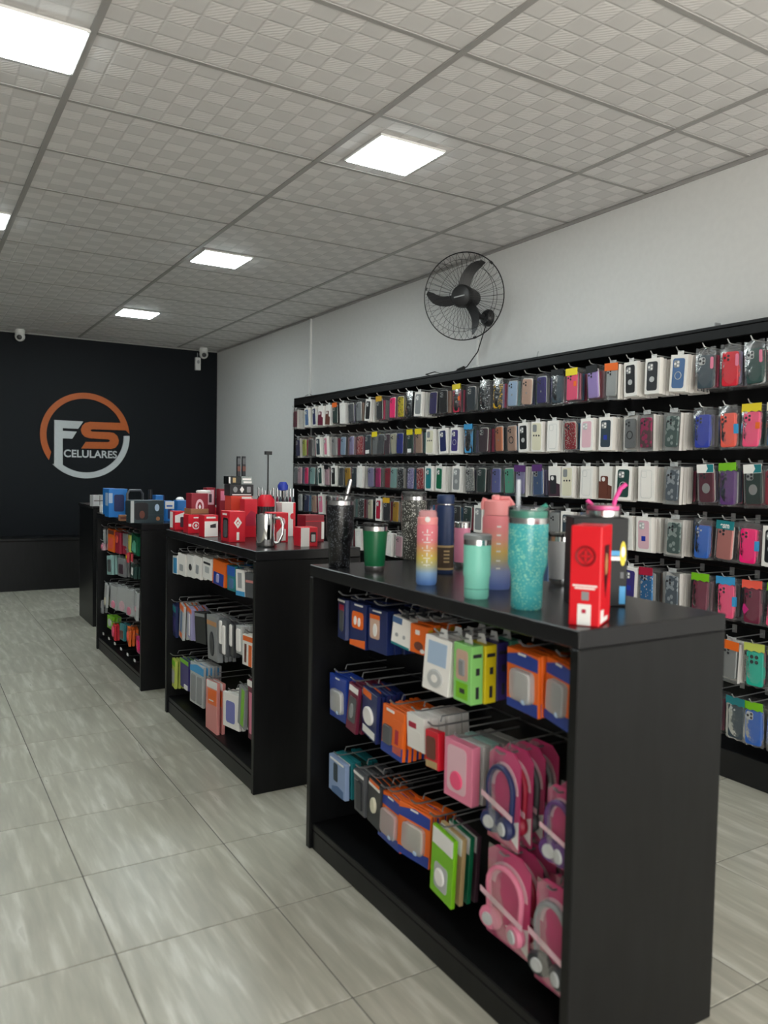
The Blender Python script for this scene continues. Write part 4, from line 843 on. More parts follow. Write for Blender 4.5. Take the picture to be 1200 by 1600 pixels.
BGL = speckle('black_glitter', '0b0c0e', '5c6068', 150, .3, .28); GGL = speckle('silver_glitter', '484944', 'e2e2da', 150, .3, .3); TGL = speckle('teal_glitter', '4cb8bc', 'a4ecd2', 170, .3, .25)
t, p, rb, rt, hh = tumbler('tumbler', 'black glitter tumbler with steel straw at far left of the island top', 530, 887, 774, 34, 44, BGL, lidm=ACR)
MB().tube([(.01, 0, hh - .05), (.02, -.01, hh - .005), (.035, -.014, hh + .06)], .009, 10).build('straw', STEEL, t)
MB().lathe([(.012, hh - .002), (.02, hh), (.02, hh + .006), (.012, hh + .007)], 16, c=(.018, -.01, 0)).build('straw_collar', BLK, t)
GRN = mat('green_enamel', '06683e', .35, coat=.3)
tumbler('tumbler', 'green tapered tumbler with steel foot and rim', 585, 895, 817, 32, 39, GRN, step=False, foot=STEEL, lidm=SMOKE, lidh=.012)
tumbler('tumbler', 'silver grey glitter tumbler with clear lid behind others', 645, 875, 768, 32, 39, GGL, lidm=ACR)
# tall gradient bottles
def ramp_mat(name, stops, hgt, rough=.45):
    m = mat(name, 'ffffff', rough); n_, l_, b_ = nt(m)
    tc_ = n_.new('ShaderNodeTexCoord'); s_ = n_.new('ShaderNodeSeparateXYZ'); l_.new(tc_.outputs['Object'], s_.inputs[0])
    mr = n_.new('ShaderNodeMapRange'); mr.inputs[1].default_value = 0; mr.inputs[2].default_value = hgt; l_.new(s_.outputs[2], mr.inputs[0])
    cr_ = n_.new('ShaderNodeValToRGB'); el = cr_.color_ramp.elements
    el[0].position, el[0].color = stops[0][0], hx(stops[0][1]); el[1].position, el[1].color = stops[-1][0], hx(stops[-1][1])
    for q_, c_ in stops[1:-1]: k_ = el.new(q_); k_.color = hx(c_)
    l_.new(mr.outputs[0], cr_.inputs[0]); l_.new(cr_.outputs[0], b_.inputs['Base Color']); return m
PKP = mat('pink_plastic', 'f59a9a', .4)
p, rb = stand(666, 915, 33); hh = top_at(666, 797, p)
gm_ = ramp_mat('bottle_gradient', [(.05, '6f9be0'), (.2, '8fb4dc'), (.32, 'b8b890'), (.45, 'd8c25c'), (.62, 'e0a070'), (.75, 'e8828c'), (1, 'ee8490')], hh * .8)
t = thing('water_bottle', 'slim pink yellow and blue water bottle at island front edge', 'bottle', tuple(p))
MB().lathe([(rb * .9, 0), (rb, .008), (rb * 1.02, hh * .2), (rb * .985, hh * .5), (rb * 1.0, hh * .79), (rb * .93, hh * .81)], 32).build('body', gm_, t)
MB().lathe([(rb * .97, hh * .812), (rb * .98, hh * .9), (rb * .9, hh * .91)], 32).build('collar', PKP, t)
MB().lathe([(rb * .9, hh * .905), (rb * .86, hh * .97), (rb * .7, hh), (.005, hh)], 32).build('cap', film('pink_clear', 'f0b0b4', .6, .1), t)
vd = Vector((-p.x, -p.y, 0)).normalized(); sd = Vector((-vd.y, vd.x, 0))
MB().lathe([(.009, 0), (.008, .003), (.003, .004)], 14, axis=vd, c=vd * rb * .95 + Vector((0, 0, hh * .88))).build('button', PRT, t)
def curved(m, q, a0, a1, z0, z1, k=5):
    for i in range(k):
        b0, b1 = a0 + (a1 - a0) * i / k, a0 + (a1 - a0) * (i + 1) / k
        m.add([q(b0, z0), q(b1, z0), q(b1, z1), q(b0, z1)], [(0, 1, 2, 3)])
def marks(t, r_, zs, fx=.0):
    m = MB()
    for z in zs:
        for a in (-.5, -.05, .4):
            q = lambda aa, zz: (vd * math.cos(aa) + sd * math.sin(aa)) * (r_ * 1.012) + Vector((0, 0, zz))
            wq = .1 if a == -.05 else .12
            m.add([q(a, z), q(a + wq, z), q(a + wq, z + (.012 if a == -.05 else .004)), q(a, z + (.012 if a == -.05 else .004))], [(0, 1, 2, 3)])
        curved(m, q, -.35, .3, z - .007, z - .0045)
    m.build('time_marks', PRT, t)
marks(t, rb, [hh * f for f in (.70, .60, .49, .39, .3, .22)])
# navy bottle with a kraft sleeve
p, rb = stand(694, 897, 28); hh = top_at(694, 773, p)
NVB = mat('navy_enamel', '22365e', .4)
t = thing('water_bottle', 'navy steel bottle with brown paper sleeve behind slim gradient bottle', 'bottle', tuple(p))
MB().lathe([(rb * .95, 0), (rb, .005), (rb, hh * .8), (rb * .93, hh * .86), (rb * .8, hh * .87)], 32).build('body', NVB, t)
MB().lathe([(rb * .82, hh * .872), (rb * .82, hh * .885)], 32).build('neck_ring', STEEL, t)
MB().lathe([(rb * .95, hh * .887), (rb * .98, hh * .9), (rb * .98, hh * .985), (rb * .9, hh), (.005, hh)], 32).build('cap', NVB, t)
MB().lathe([(rb * 1.02, hh * .06), (rb * 1.02, hh * .35)], 32).build('sleeve', grain(mat('dark_kraft', '4a3a2a', .7), 60, .15, .1), t)
MB().lathe([(rb * 1.03, hh * .05), (rb * 1.03, hh * .075)], 32).lathe([(rb * 1.03, hh * .335), (rb * 1.03, hh * .36)], 32).build('sleeve_band', pm('gold'), t)
m = MB(); vd = Vector((-p.x, -p.y, 0)).normalized(); sd = Vector((-vd.y, vd.x, 0))
for z in (.3, .255, .21, .165):
    q = lambda aa, zz: (vd * math.cos(aa) + sd * math.sin(aa)) * (rb * 1.035) + Vector((0, 0, zz))
    curved(m, q, -.1, .55, hh * z - .006, hh * z)
m.build('sleeve_print', pm('gold'), t)
tumbler('tumbler', 'small pink tumbler with steel foot behind navy bottle', 721, 888, 815, 24, 25, mat('pink_enamel', 'e892b0', .4), step=False, foot=STEEL, lidm=STEEL, lidh=.008)
t, p, rb, rt, hh = tumbler('tumbler', 'mint green ribbed tumbler with grey lid at island front', 744, 937, 834, 39, 43, mat('mint_enamel', '8adcc8', .42), step=True, lidm=mat('grey_lid', '7a8080', .4), lidh=.016)
MB().lathe([(rb * 1.02, hh * .15), (rb * 1.03, hh * .155), (rb * 1.02, hh * .16)], 32).build('groove_shade', mat('mint_groove_shade', '4f9c88', .5), t)  # raised band whose darker mint paints the shade of a groove
# large pink bottle
p, rb = stand(774, 922, 46); hh = top_at(774, 773, p)
g2 = ramp_mat('large_bottle_gradient', [(.06, '7b92dc'), (.25, '9aa6d4'), (.4, 'c8b888'), (.52, 'dcb864'), (.68, 'e29888'), (.85, 'e8868c'), (1, 'ea858c')], hh * .78)
t = thing('water_bottle', 'large pink to blue bottle with pink lid behind teal tumbler', 'bottle', tuple(p))
MB().lathe([(rb * .95, 0), (rb * 1.0, .01), (rb * 1.0, hh * .17), (rb * .96, hh * .21), (rb * 1.0, hh * .25), (rb * 1.0, hh * .74), (rb * .93, hh * .78)], 36).build('body', g2, t)
vd = Vector((-p.x, -p.y, 0)).normalized(); sd = Vector((-vd.y, vd.x, 0))
MB().lathe([(rb * .9, hh * .785), (rb * .9, hh * .93), (rb * .8, hh * .945), (.005, hh * .945)], 36).build('lid', PKP, t)
MB().lathe([(.014, hh * .94), (.014, hh * .985), (.008, hh)], 16, c=tuple(sd * -rb * .1)).build('spout', PKP, t)
MB().tube([sd * rb * .9 + Vector((0, 0, hh * .82)), sd * rb * 1.05 + Vector((0, 0, hh * .9)), sd * rb * .75 + Vector((0, 0, hh * .965)), sd * rb * .2 + Vector((0, 0, hh * .965))], .007, 8).build('carry_loop', PKP, t)
MB().tube([sd * -rb * .85 + Vector((0, 0, hh * .96)), sd * -rb * .98 + Vector((0, 0, hh * .9)), sd * -rb * .95 + Vector((0, 0, hh * .84))], .008, 8).build('latch', PKP, t)
m = MB()
for f in (.66, .57, .48, .4, .3, .22):
    q = lambda aa, zz: (vd * math.cos(aa) + sd * math.sin(aa)) * (rb * 1.012) + Vector((0, 0, zz))
    curved(m, q, 0, .28, hh * f, hh * f + .005)
m.build('time_marks', PRT, t)
t, p, rb, rt, hh = tumbler('tumbler', 'large teal glitter tumbler with clear straw nearest the red box', 822, 954, 791, 49, 62, TGL, lidm=ACR, lidh=.03)
TLD = mat('teal_lid', '2f9c86', .35)
MB().lathe([(rt * .93, hh - .03), (rt * .93, hh - .012), (.01, hh - .012)], 32).build('lid_plate', TLD, t)
vd = Vector((-p.x, -p.y, 0)).normalized(); sd = Vector((-vd.y, vd.x, 0))
if (CAMR.transposed() @ sd).x < 0: sd = -sd
MB().tube([sd * rt * .45 + Vector((0, 0, hh - .012)), sd * rt * .9 + Vector((0, 0, hh + .004))], .007, 8).build('lid_flap', TLD, t)
MB().tube([sd * -rt * .5 + Vector((0, 0, .05)), sd * -rt * .55 + Vector((0, 0, hh + .07))], .0062, 10).build('straw', film('clear_straw', 'e8eef4', .45, .1), t)
tumbler('tumbler', 'pale grey tapered tumbler with steel foot left of the red box', 873, 916, 832, 32, 40, mat('grey_enamel', 'a8aaac', .45), step=False, foot=STEEL, lidm=SMOKE, lidh=.012)

# boxes at the near end
RDB = mat('red_card', 'd8101f', .38); DRED = mat('dark_red_print', '8a0812', .45)
pL, pM, pR = on_z(887, 977, ZT), on_z(936, 981, ZT), on_z(964, 970, ZT)
ax_ = (pL - pM); wf_ = ax_.length; yaw = math.atan2(-ax_.y, -ax_.x); dp_ = (pR - pM).length
yaw -= math.radians(7)
ctr = pM - Vector((math.cos(yaw), math.sin(yaw), 0)) * wf_ / 2 + Vector((-math.sin(yaw), math.cos(yaw), 0)) * dp_ / 2
zt_ = on_y(911, 822, (pL.y + pM.y) / 2).z - ZT
t = carton('gift_box', 'tall bright red box with round emblem at near corner of island', 'box', ctr, (wf_, dp_, zt_), RDB, [
    ('label', 'y', 'r', .28, .01, .72, .22, .0006, PRT), ('label_mark', 'y', 'rr', .42, .13, .56, .17, .0012, 'crimson'), ('patch', 'y', 'r', .4, .26, .64, .345, .0006, 'grey'),
    ('text_line', 'y', 'r', .1, .395, .9, .412, .0006, PRT), ('text_line', 'y', 'r', .17, .37, .83, .386, .0006, PRT)], yaw, bv=.002)
hw, hd_ = wf_ / 2, dp_ / 2
er = wf_ * .32; ec = Vector((0, -hd_ - .001, zt_ * .7))
em = MB().tube([ec + Vector((er * math.cos(k * .2094), 0, er * math.sin(k * .2094))) for k in range(30)], .0016, 5, closed=True)
em.tube([ec + Vector((er * .86 * math.cos(k * .2094), 0, er * .86 * math.sin(k * .2094))) for k in range(30)], .0008, 5, closed=True)
em.prism([(-er * .7, ec.z), (0, ec.z + er * .8), (er * .7, ec.z), (0, ec.z - er * .8)], 'y', -hd_ - .0012, -hd_ + .0004, 0)
em.build('emblem', DRED, t)
MB().prism([(-er * .1, ec.z - er * .6), (er * .1, ec.z - er * .6), (er * .1, ec.z + er * .6), (-er * .1, ec.z + er * .6)], 'y', -hd_ - .0018, -hd_).prism([(-er * .5, ec.z - er * .08), (er * .5, ec.z - er * .08), (er * .5, ec.z + er * .08), (-er * .5, ec.z + er * .08)], 'y', -hd_ - .0018, -hd_).build('emblem_mark', RDB, t)
# window in the right face: dark plate paints the shade inside, item on it
wpts = [(-hd_ * .42, zt_ * .8), (hd_ * .5, zt_ * .8), (hd_ * .35, zt_ * .5), (0, zt_ * .27), (-hd_ * .3, zt_ * .45)]
MB().prism([(a, b_) for a, b_ in wpts], 'x', hw + .0006, hw - .001).build('window', mat('cutout_shade', '3a0408', .3), t)
MB().prism(ellipse(-hd_ * .22, zt_ * .5, hd_ * .2, zt_ * .72), 'x', hw + .0014, hw).build('item', pm('tan'), t)
MB().prism([(-hd_ * .8, zt_ * .03), (hd_ * .5, zt_ * .03), (hd_ * .5, zt_ * .075), (-hd_ * .3, zt_ * .075), (-hd_ * .3, zt_ * .16), (-hd_ * .8, zt_ * .16)], 'x', hw + .0008, hw - .0004).build('side_print', PRT, t)
# black box holding a tumbler
BX, BD, phi = .15, .12, -.6
pB = on_z(978, 948, ZT); bz = on_y(970, 810, pB.y).z - ZT
fx_, fy_ = Vector((math.cos(phi), math.sin(phi), 0)), Vector((-math.sin(phi), math.cos(phi), 0))
cB = pB - fx_ * BX / 2 + fy_ * BD / 2
t = carton('gift_box', 'black box with colourful printed ribbon behind the red box', 'box', cB, (BX, BD, bz), mat('black_card', '0b0c0d', .45, spec=.3), [
    ('ribbon', 'y', 'r', .66, .52, .97, .565, .0008, 'white'), ('ribbon', 'y', 'r', .66, .575, .9, .63, .0008, 'skyblue'), ('figure', 'y', 'o', .86, .46, .97, .74, .0014, 'yellow'), ('figure', 'y', 'o', .88, .56, .95, .68, .002, 'white'),
    ('patch', 'y', 'r', .87, .03, .98, .23, .0008, 'skyblue'), ('patch', 'y', 'r', .88, .32, .94, .39, .0008, 'darkgrey'), ('lettering', 'y', 'r', .3, .9, .42, .92, .0008, 'white')], phi, bv=.002)
CL = mat('pink_lid', 'f0409a', .35)
tp = Vector((cB.x, cB.y, ZT + bz)) + fx_ * .018
hl = on_y(950, 787, cB.y).z - (ZT + bz)
t = thing('tumbler', 'steel rimmed tumbler with bright pink straw in the black box', 'tumbler', tuple(tp))
rr_ = psize(54, tp) / 2
MB().lathe([(rr_ * .97, .0005), (rr_ * 1.0, hl * .5), (rr_ * .96, hl * .52)], 32).build('rim', STEEL, t)
MB().lathe([(rr_ * .99, hl * .53), (rr_ * 1.02, hl * .6), (rr_ * 1.0, hl), (rr_ * .95, hl)], 32).build('lid', ACR, t)
MB().lathe([(rr_ * .9, hl * .55), (rr_ * .9, hl * .85), (.01, hl * .85)], 32).build('lid_plate', CL, t)
MB().tube([sd * rr_ * .55 + Vector((0, 0, hl * .6)), sd * rr_ * .66 + Vector((0, 0, hl + .015)), sd * rr_ * .95 + Vector((0, 0, hl + .045)), sd * rr_ * 1.25 + Vector((0, 0, hl + .057))], .0062, 10).build('straw', CL, t)
MB().tube([sd * -rr_ * .6 + Vector((0, 0, hl * .85)), sd * -rr_ * .92 + Vector((0, 0, hl + .01))], .006, 8).build('lid_flap', CL, t)

# ------------------------------------------------------------------ goods on the middle island
def onbox(name, label, cat, l_, t_, r_, b_, dpt, m_, layers, y=None, base=ZT, rz=0, body='body'):
    """box whose near face covers the pixel box; it stands at height base"""
    cx_ = (l_ + r_) / 2
    p0 = on_z(cx_, b_, base) if y is None else on_y(cx_, b_, y)
    yy = p0.y
    xl_, xr_ = on_y(l_, b_, yy).x, on_y(r_, b_, yy).x
    zt = on_y(cx_, t_, yy).z
    return carton(name, label, cat, ((xl_ + xr_) / 2, yy + dpt / 2, base), (xr_ - xl_, dpt, zt - base), m_, layers, rz, body=body)
RC = pm('red'); DR = mat('wine_card', '8c1c2c', .4)
onbox('product_box', 'white and red box with dark window, far left of middle island top', 'box', 273, 799, 290, 828, .1, RC, [('panel', 'y', 'slant', .02, .4, .98, .98, .001, PRT), ('window', 'y', 'rr', .5, .15, .95, .7, .002, 'plum'), ('side', 'x', 'r', .05, .1, .6, .95, .001, PRT)])
t = onbox('product_box', 'square red box with round white emblem, left front of middle island', 'box', 294, 804, 318, 833, .09, RC, [('emblem', 'y', 'o', .26, .2, .74, .62, .001, PRT), ('emblem_core', 'y', 'o', .33, .26, .67, .56, .0016, RC), ('emblem_mark', 'y', 'dia', .4, .3, .6, .52, .0022, PRT), ('strip', 'y', 'r', .02, .36, .2, .5, .001, PRT), ('lettering', 'y', 'r', .35, .8, .66, .86, .001, PRT)])
onbox('product_box', 'red and white box picturing a black handle', 'box', 319, 805, 341, 839, .09, RC, [('panel', 'y', 'r', .03, .02, .97, .72, .001, PRT), ('picture', 'y', 'slant', .42, .42, .82, .62, .002, PRD), ('lettering', 'y', 'r', .15, .85, .8, .93, .001, PRT)])
onbox('product_box', 'dark wine box with pale round emblem on brown base', 'box', 299, 771, 325, 795, .1, DR, [('emblem', 'y', 'o', .25, .25, .75, .8, .001, pm('palepink')), ('emblem_core', 'y', 'o', .36, .36, .64, .7, .0016, DR), ('emblem_mark', 'y', 'dia', .42, .42, .58, .62, .0022, PRT)], y=4.36, base=1.164)
p = on_y(312, 802, 4.36)
onbox('product_box', 'brown orange flat box under the dark wine box', 'box', 298, 795, 326, 803, .12, pm('kraft'), [('band', 'y', 'r', .02, .3, .98, .8, .001, 'brown')], y=4.35)
p, r_ = stand(334, 826, 16); hh = top_at(334, 778, p)
t = thing('canister', 'red canister with dark lid and steel band', 'canister', tuple(p))
MB().lathe([(r_ * .95, 0), (r_, .004), (r_, hh * .7)], 24).build('body', RC, t); MB().lathe([(r_ * 1.01, hh * .7), (r_ * 1.01, hh * .78)], 24).build('band', STEEL, t); MB().lathe([(r_ * 1.0, hh * .78), (r_ * 1.0, hh * .95), (r_ * .9, hh), (.004, hh)], 24).build('lid', BLK, t)
# box with window and white diamond
onbox('product_box', 'tall red box with white diamond emblem at front of middle island', 'box', 358, 799, 383, 847, .12, RC, [('emblem', 'y', 'dia', .28, .44, .78, .82, .001, PRT), ('emblem_core', 'y', 'dia', .4, .54, .66, .72, .0016, RC), ('emblem_mark', 'y', 'slant', .46, .58, .6, .68, .0022, PRT), ('label', 'y', 'r', .46, .06, .62, .32, .001, PRT), ('window', 'x', 'rr', .25, .12, .85, .78, .0012, 'black'), ('item', 'x', 'rr', .4, .15, .75, .7, .004, 'darkgrey'), ('lettering', 'x', 'r', .2, .86, .7, .92, .001, PRT)])
# clear glass mug
p, r_ = stand(415, 856, 31); hh = top_at(415, 803, p)
t = thing('mug', 'shiny chrome tapered mug with large handle at island corner', 'mug', tuple(p))
MB().lathe([(r_ * .9, 0), (r_ * .96, .004), (r_ * 1.0, .012), (r_ * 1.06, hh * .97), (r_ * 1.06, hh), (r_ * .98, hh), (r_ * .94, .02)], 32).build('body', CHROME, t)
sdm = Vector((.86, -.5, 0))
MB().tube([sdm * r_ + Vector((0, 0, hh * .88)), sdm * r_ * 1.5 + Vector((0, 0, hh * .88)), sdm * r_ * 1.75 + Vector((0, 0, hh * .7)), sdm * r_ * 1.7 + Vector((0, 0, hh * .4)), sdm * r_ * 1.35 + Vector((0, 0, hh * .15)), sdm * r_ + Vector((0, 0, hh * .12))], .008, 10).build('handle', CHROME, t)
onbox('product_box', 'red box with white curve behind the chrome mug', 'box', 424, 801, 450, 853, .09, RC, [('curve', 'y', 'wave', .3, .05, .85, .5, .001, PRT), ('emblem', 'y', 'o', .52, .55, .82, .82, .001, pm('palepink')), ('label', 'y', 'r', .5, .04, .7, .22, .0016, PRT)], y=3.66)
onbox('product_box', 'tall white box with red side behind the mug', 'box', 440, 785, 461, 838, .08, PRT, [('side', 'y', 'r', .84, .0, 1.0, .99, .001, RC), ('emblem', 'y', 'o', .62, .5, .95, .68, .0016, RC)])
onbox('product_box', 'large dark red box near right end of middle island top', 'box', 477, 805, 506, 850, .1, DR, [('lid_line', 'y', 'r', 0, .76, 1, .79, .001, RC), ('panel', 'y', 'r', .86, .1, 1, .75, .001, PRT)], y=3.62)
onbox('product_box', 'small white and red box with window holding a cup', 'box', 470, 824, 496, 855, .08, RC, [('panel', 'y', 'r', .0, .0, .5, .98, .001, PRT), ('window', 'y', 'rr', .56, .2, .9, .75, .001, 'black'), ('cup', 'y', 'rr', .62, .25, .84, .62, .003, 'palegrey')], y=3.4)
p, r_ = stand(388, 836, 14); hh = top_at(388, 803, p)
t = thing('jar', 'red lidded jar with white wrap beside the diamond box', 'jar', tuple(p))
MB().lathe([(r_ * .95, 0), (r_, .004), (r_, hh * .5)], 24).build('body', PRT, t); MB().lathe([(r_ * 1.01, hh * .5), (r_ * 1.01, hh * .72), (r_ * .8, hh * .8)], 24).build('shoulder', RC, t); MB().lathe([(r_ * .7, hh * .8), (r_ * .7, hh), (.004, hh)], 24).build('lid', RC, t)
# french press like red pot
p, r_ = stand(415, 830, 27); p.y = 4.05; p.x = on_y(415, 810, 4.05).x; hh = on_y(415, 773, 4.05).z - ZT; r_ = psize(27, p) / 2
t = thing('pot', 'red lidded pot with dark glass band behind the chrome mug', 'pot', tuple(p))
MB().lathe([(r_ * .95, 0), (r_, .004), (r_, hh * .45)], 28).build('body', RC, t); MB().lathe([(r_ * .97, hh * .45), (r_ * .97, hh * .72)], 28).build('glass_band', SMOKE, t)
MB().lathe([(r_ * 1.03, hh * .72), (r_ * 1.03, hh * .86), (r_ * .6, hh), (.006, hh)], 28).build('lid', RC, t)
onbox('product_box', 'orange red box with white print under the black box', 'box', 361, 775, 394, 800, .1, mat('orange_red_card', 'd2402c', .4), [('lettering', 'y', 'r', .1, .56, .45, .64, .001, PRT), ('dots', 'y', 'o', .12, .3, .2, .42, .001, PRT), ('dots', 'y', 'o', .12, .1, .2, .22, .001, PRT), ('panel', 'y', 'r', .5, .75, .96, .98, .001, PRT)], y=4.12, base=1.1)
zb = on_y(377, 775, 4.12).z
onbox('product_box', 'black box with three white icons on the orange red box', 'box', 359, 757, 396, 775, .09, mat('black_card2', '15161a', .4), [('icon', 'y', 'o', .14, .3, .32, .8, .001, pm('grey')), ('icon', 'y', 'dia', .42, .25, .6, .85, .001, PRT), ('icon', 'y', 'rr', .72, .3, .88, .8, .001, pm('grey')), ('lettering', 'y', 'r', .1, .06, .9, .14, .001, PRT)], y=4.13, base=zb + .0005)
zc2 = on_y(377, 757, 4.13).z
onbox('product_box', 'dark metal box with a gold patch on the black icon box', 'box', 357, 744, 376, 757, .08, mat('dark_tin', '2a2c2c', .25, .6), [('patch', 'y', 'r', .35, .2, .6, .8, .001, 'gold'), ('edge', 'y', 'r', .02, .1, .15, .9, .001, PRT)], y=4.135, base=zc2 + .001)
onbox('product_box', 'pale lettered box beside the dark metal box', 'box', 377, 745, 394, 757, .08, mat('pale_tin', '8c9490', .35, .3), [('lettering', 'y', 'r', .1, .55, .9, .8, .001, PRT), ('lettering', 'y', 'r', .2, .15, .95, .4, .001, PRT)], y=4.135, base=zc2 + .001)
for lab, px in (('tall black tube left of its twin', 374), ('tall black tube right of its twin', 382)):
    p = on_y(px, 746, 4.16); zt = on_y(px, 713, 4.16).z
    t = thing('tube', lab + ', on the boxes of the middle island', 'tube', (p.x, 4.175, zc2 + (on_y(px, 744.5, 4.135).z - zc2) + .001)); hh = zt - t.location.z
    MB().box(-.009, -.009, 0, .009, .009, hh).build('body', mat('tube_dark', '24262a', .3, .3), t)
    MB().box(-.0092, -.0098, hh * .25, .0092, -.009, hh * .5).build('label', pm('brown'), t); MB().box(-.0092, -.0098, hh * .6, .0092, -.009, hh * .9).build('print', pm('darkgrey'), t)
p = on_y(418, 800, 4.3)
t = thing('phone_stand', 'thin black stick with crossbar top rising from the boxes', 'stand', (p.x, 4.3, ZT)); hh = on_y(418, 709, 4.3).z - ZT
MB().lathe([(.05, 0), (.05, .01), (.012, .016)], 20).build('base', BLK, t); MB().tube([(0, 0, .01), (0, 0, hh)], .0045, 8).build('pole', BLK, t); MB().box(-.019, -.012, hh - .006, .019, .012, hh + .014).build('crossbar', BLK, t)
# rear row of small bottles
rb_ = random.Random(2)
for k, px in enumerate((404, 409, 414, 422, 427, 433, 438, 443, 448, 453, 458)):
    p = on_y(px, 790, 4.45); hh = on_y(px, 767 - rb_.uniform(0, 6), 4.45).z - ZT; side = 'left' if px < 430 else 'right'
    t = thing('small_bottle', f'thin dark bottle, {nth(k + 1)} from left in the rear row by the stick', 'bottle', (p.x, 4.45, ZT), 0, 'thin bottles at the back of the middle island')
    r_ = .0085; MB().lathe([(r_, 0), (r_, hh * .72), (r_ * .5, hh * .78), (r_ * .5, hh * .8)], 12).build('body', pm(['charcoal', 'maroon', 'slate', 'plum'][k % 4]), t); MB().lathe([(r_ * .75, hh * .8), (r_ * .75, hh), (.002, hh)], 12).build('cap', STEEL, t)
p = on_y(442, 761, 4.1)
t = thing('toy', 'small blue figure above the row of thin bottles', 'toy', (p.x, 4.1, ZT)); hh = on_y(442, 753, 4.1).z - ZT
MB().tube([(0, 0, 0), (0, 0, hh - .04)], .006, 8).lathe([(.03, 0), (.03, .006), (.01, .01)], 16).build('stem', BLK, t); MB().lathe([(.008, hh - .05), (.028, hh - .045), (.03, hh - .02), (.018, hh)], 14).build('head', pm('royal'), t)
t = onbox('product_box', 'wine box with pale window at the back left of the middle island', 'box', 322, 762, 336, 806, .06, DR, [('panel', 'y', 'r', .15, .6, .85, .95, .001, pm('palepink')), ('window', 'y', 'rr', .3, .65, .6, .85, .002, 'plum')], y=4.55)
onbox('product_box', 'wine box with dark top behind the black metal box', 'box', 343, 764, 357, 806, .06, DR, [('panel', 'y', 'r', .1, .72, .9, .95, .001, pm('rose'))], y=4.5)
p = on_y(315, 771, 4.36); zc3 = on_y(312, 771, 4.36).z
t = thing('lid', 'white round lid on top of the dark wine box', 'lid', (p.x + .03, 4.42, zc3 + .0005)); MB().lathe([(.04, 0), (.042, .01), (.036, .016), (.005, .018)], 20).build('cap', PRT, t)
t = onbox('product_box', 'red cup shaped box behind the diamond box', 'box', 382, 780, 402, 806, .07, RC, [('band', 'y', 'wave', .1, .3, .9, .7, .001, 'crimson')], y=3.98)
# ------------------------------------------------------------------ goods on the farthest island
BB = mat('bright_blue_card', '1c78c8', .38); DG = mat('dark_slate_card', '26383e', .4)
onbox('product_box', 'tall bright blue box with dark window on farthest island', 'box', 170, 764, 199, 805, .14, BB, [('window', 'y', 'rr', .28, .2, .82, .8, .001, 'navy'), ('label', 'y', 'r', .0, .5, .2, .85, .001, pm('paleblue')), ('side', 'x', 'r', .2, .4, .8, .85, .001, pm('paleblue'))], y=5.95)
onbox('product_box', 'narrow blue box top standing behind the tall blue box', 'box', 165, 763, 180, 800, .1, BB, [('cap', 'y', 'r', .0, .88, 1, .96, .001, 'paleblue')], y=6.3)
p, r_ = stand(195, 807, 13); hh = top_at(195, 781, p)
t = thing('canister', 'blue canister with pale lid in front of the tall blue box', 'canister', tuple(p)); MB().lathe([(r_ * .95, 0), (r_, .004), (r_, hh * .78)], 20).build('body', pm('blue'), t); MB().lathe([(r_ * .95, hh * .78), (r_ * .98, hh * .95), (.005, hh)], 20).build('lid', pm('paleblue'), t)
onbox('product_box', 'dark slate box with window and white round emblem', 'box', 204, 782, 256, 817, .12, DG, [('edge', 'y', 'r', .0, .02, .1, .98, .001, pm('palegrey')), ('window', 'y', 'rr', .12, .15, .52, .9, .001, 'black'), ('item', 'y', 'o', .26, .2, .42, .55, .003, 'brown'), ('emblem', 'y', 'o', .72, .52, .86, .84, .001, pm('paleblue')), ('seam', 'y', 'r', .52, .34, 1, .37, .001, pm('slate')), ('lettering', 'y', 'o', .76, .1, .88, .28, .001, pm('kraft'))], y=5.26)
onbox('product_box', 'brown small box beneath the blue canister', 'box', 188, 805, 203, 812, .06, pm('kraft'), [('band', 'y', 'r', 0, .3, 1, .7, .001, 'brown')], y=5.5)
p = on_y(211, 795, 5.9); zt = on_y(211, 765, 5.9).z
t = thing('carry_case', 'dark grey case with rounded carrying handle on farthest island', 'case', (p.x, 5.9, ZT))
hh = zt - ZT; MB().box(-.06, -.04, 0, .06, .04, hh * .6).build('body', pm('charcoal'), t); MB().tube([(-.055, 0, hh * .58), (-.055, 0, hh * .85), (-.04, 0, hh * .97), (.04, 0, hh * .97), (.055, 0, hh * .85), (.055, 0, hh * .58)], .009, 8).build('handle', pm('darkgrey'), t)
p = on_y(235, 795, 5.75); hh = on_y(235, 765, 5.75).z - ZT
t = thing('water_bottle', 'blue bottle with black cap on farthest island', 'bottle', (p.x, 5.75, ZT)); MB().lathe([(.028, 0), (.03, .004), (.03, hh * .55), (.014, hh * .66)], 20).build('body', pm('royal'), t); MB().lathe([(.015, hh * .66), (.015, hh), (.004, hh)], 16).build('cap', BLK, t)
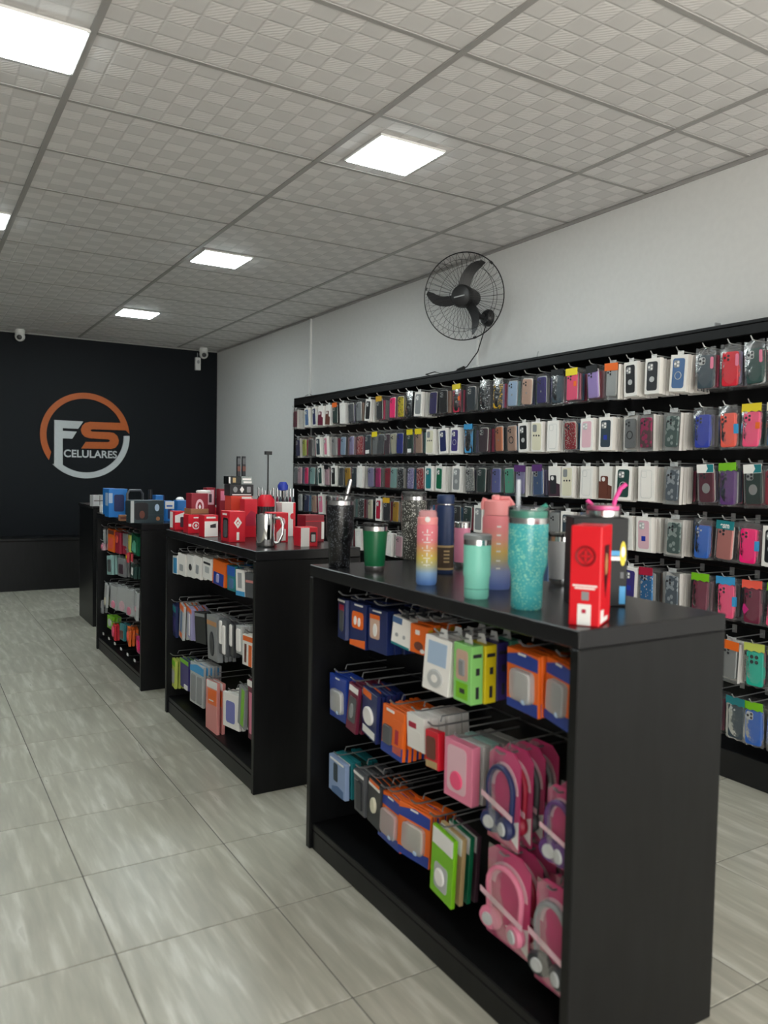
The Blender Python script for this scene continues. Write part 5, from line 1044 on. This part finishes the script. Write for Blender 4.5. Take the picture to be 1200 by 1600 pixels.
onbox('product_box', 'bright blue box behind the dark slate box', 'box', 243, 774, 257, 800, .1, BB, [('side', 'y', 'r', .85, .0, 1, 1, .001, 'navy')], y=5.7)
onbox('product_box', 'white topped blue box with phone picture', 'box', 258, 783, 272, 815, .1, BB, [('header', 'y', 'r', .0, .62, 1, .99, .001, PRT), ('picture', 'y', 'rr', .3, .12, .72, .6, .002, 'navy'), ('lettering', 'y', 'r', .15, .72, .8, .8, .002, 'blue')], y=5.42)
t = onbox('product_box', 'blue box with white lid near right end of farthest island', 'box', 277, 782, 295, 806, .1, BB, [('side', 'y', 'r', .86, 0, 1, 1, .001, PRT)], y=5.9)
zz9 = t.location.z + (on_y(286, 782, 5.9).z - ZT)
t = thing('lid', 'small white cap on the blue box of the farthest island', 'lid', (t.location.x - .01, 5.95, zz9 + .0005)); MB().lathe([(.03, 0), (.032, .008), (.02, .022), (.005, .024)], 16).build('cap', PRT, t)
p = on_z(150, 791, 1.1155) + Vector((.03, .05, 0)); p2 = on_z(159, 801, 1.1005) + Vector((.02, .03, 0))
t = carton('foil_box', 'crumpled shiny silver box on the counter end beyond the shelves', 'box', tuple(p), (.13, .06, .1), mat('silver_foil', (.9, .9, .9), .38, .6), [('crease', 'y', 'r', .45, .05, .5, .95, .002, STEEL), ('crease', 'y', 'r', .05, .45, .95, .52, .002, STEEL)], .3)
carton('product_box', 'tiny white box at the far end of the farthest island top', 'box', tuple(p2), (.045, .05, .06), PRT, [('print', 'y', 'r', .3, .3, .7, .7, .001, PRG)], .2)

# ------------------------------------------------------------------ counters at the back
t = thing('counter', 'black counter end standing beyond the farthest island shelf', 'counter', (1.72, 7.86, 0))
bevel(MB().box(-.27, -.33, 0, .27, .33, 1.085).build('body', LAM, t), .004); bevel(MB().box(-.28, -.34, 1.086, .28, .34, 1.115).build('top_board', TOPL, t), .004)
t = thing('counter', 'long low black cabinet along the foot of the dark wall', 'counter', (.75, 10.28, 0))
bevel(MB().box(-2.8, -.17, 0, 2.85, .2, .585).build('body', LAM, t), .004); bevel(MB().box(-2.81, -.19, .586, 2.86, .2, .62).build('top_board', LAM, t), .004)
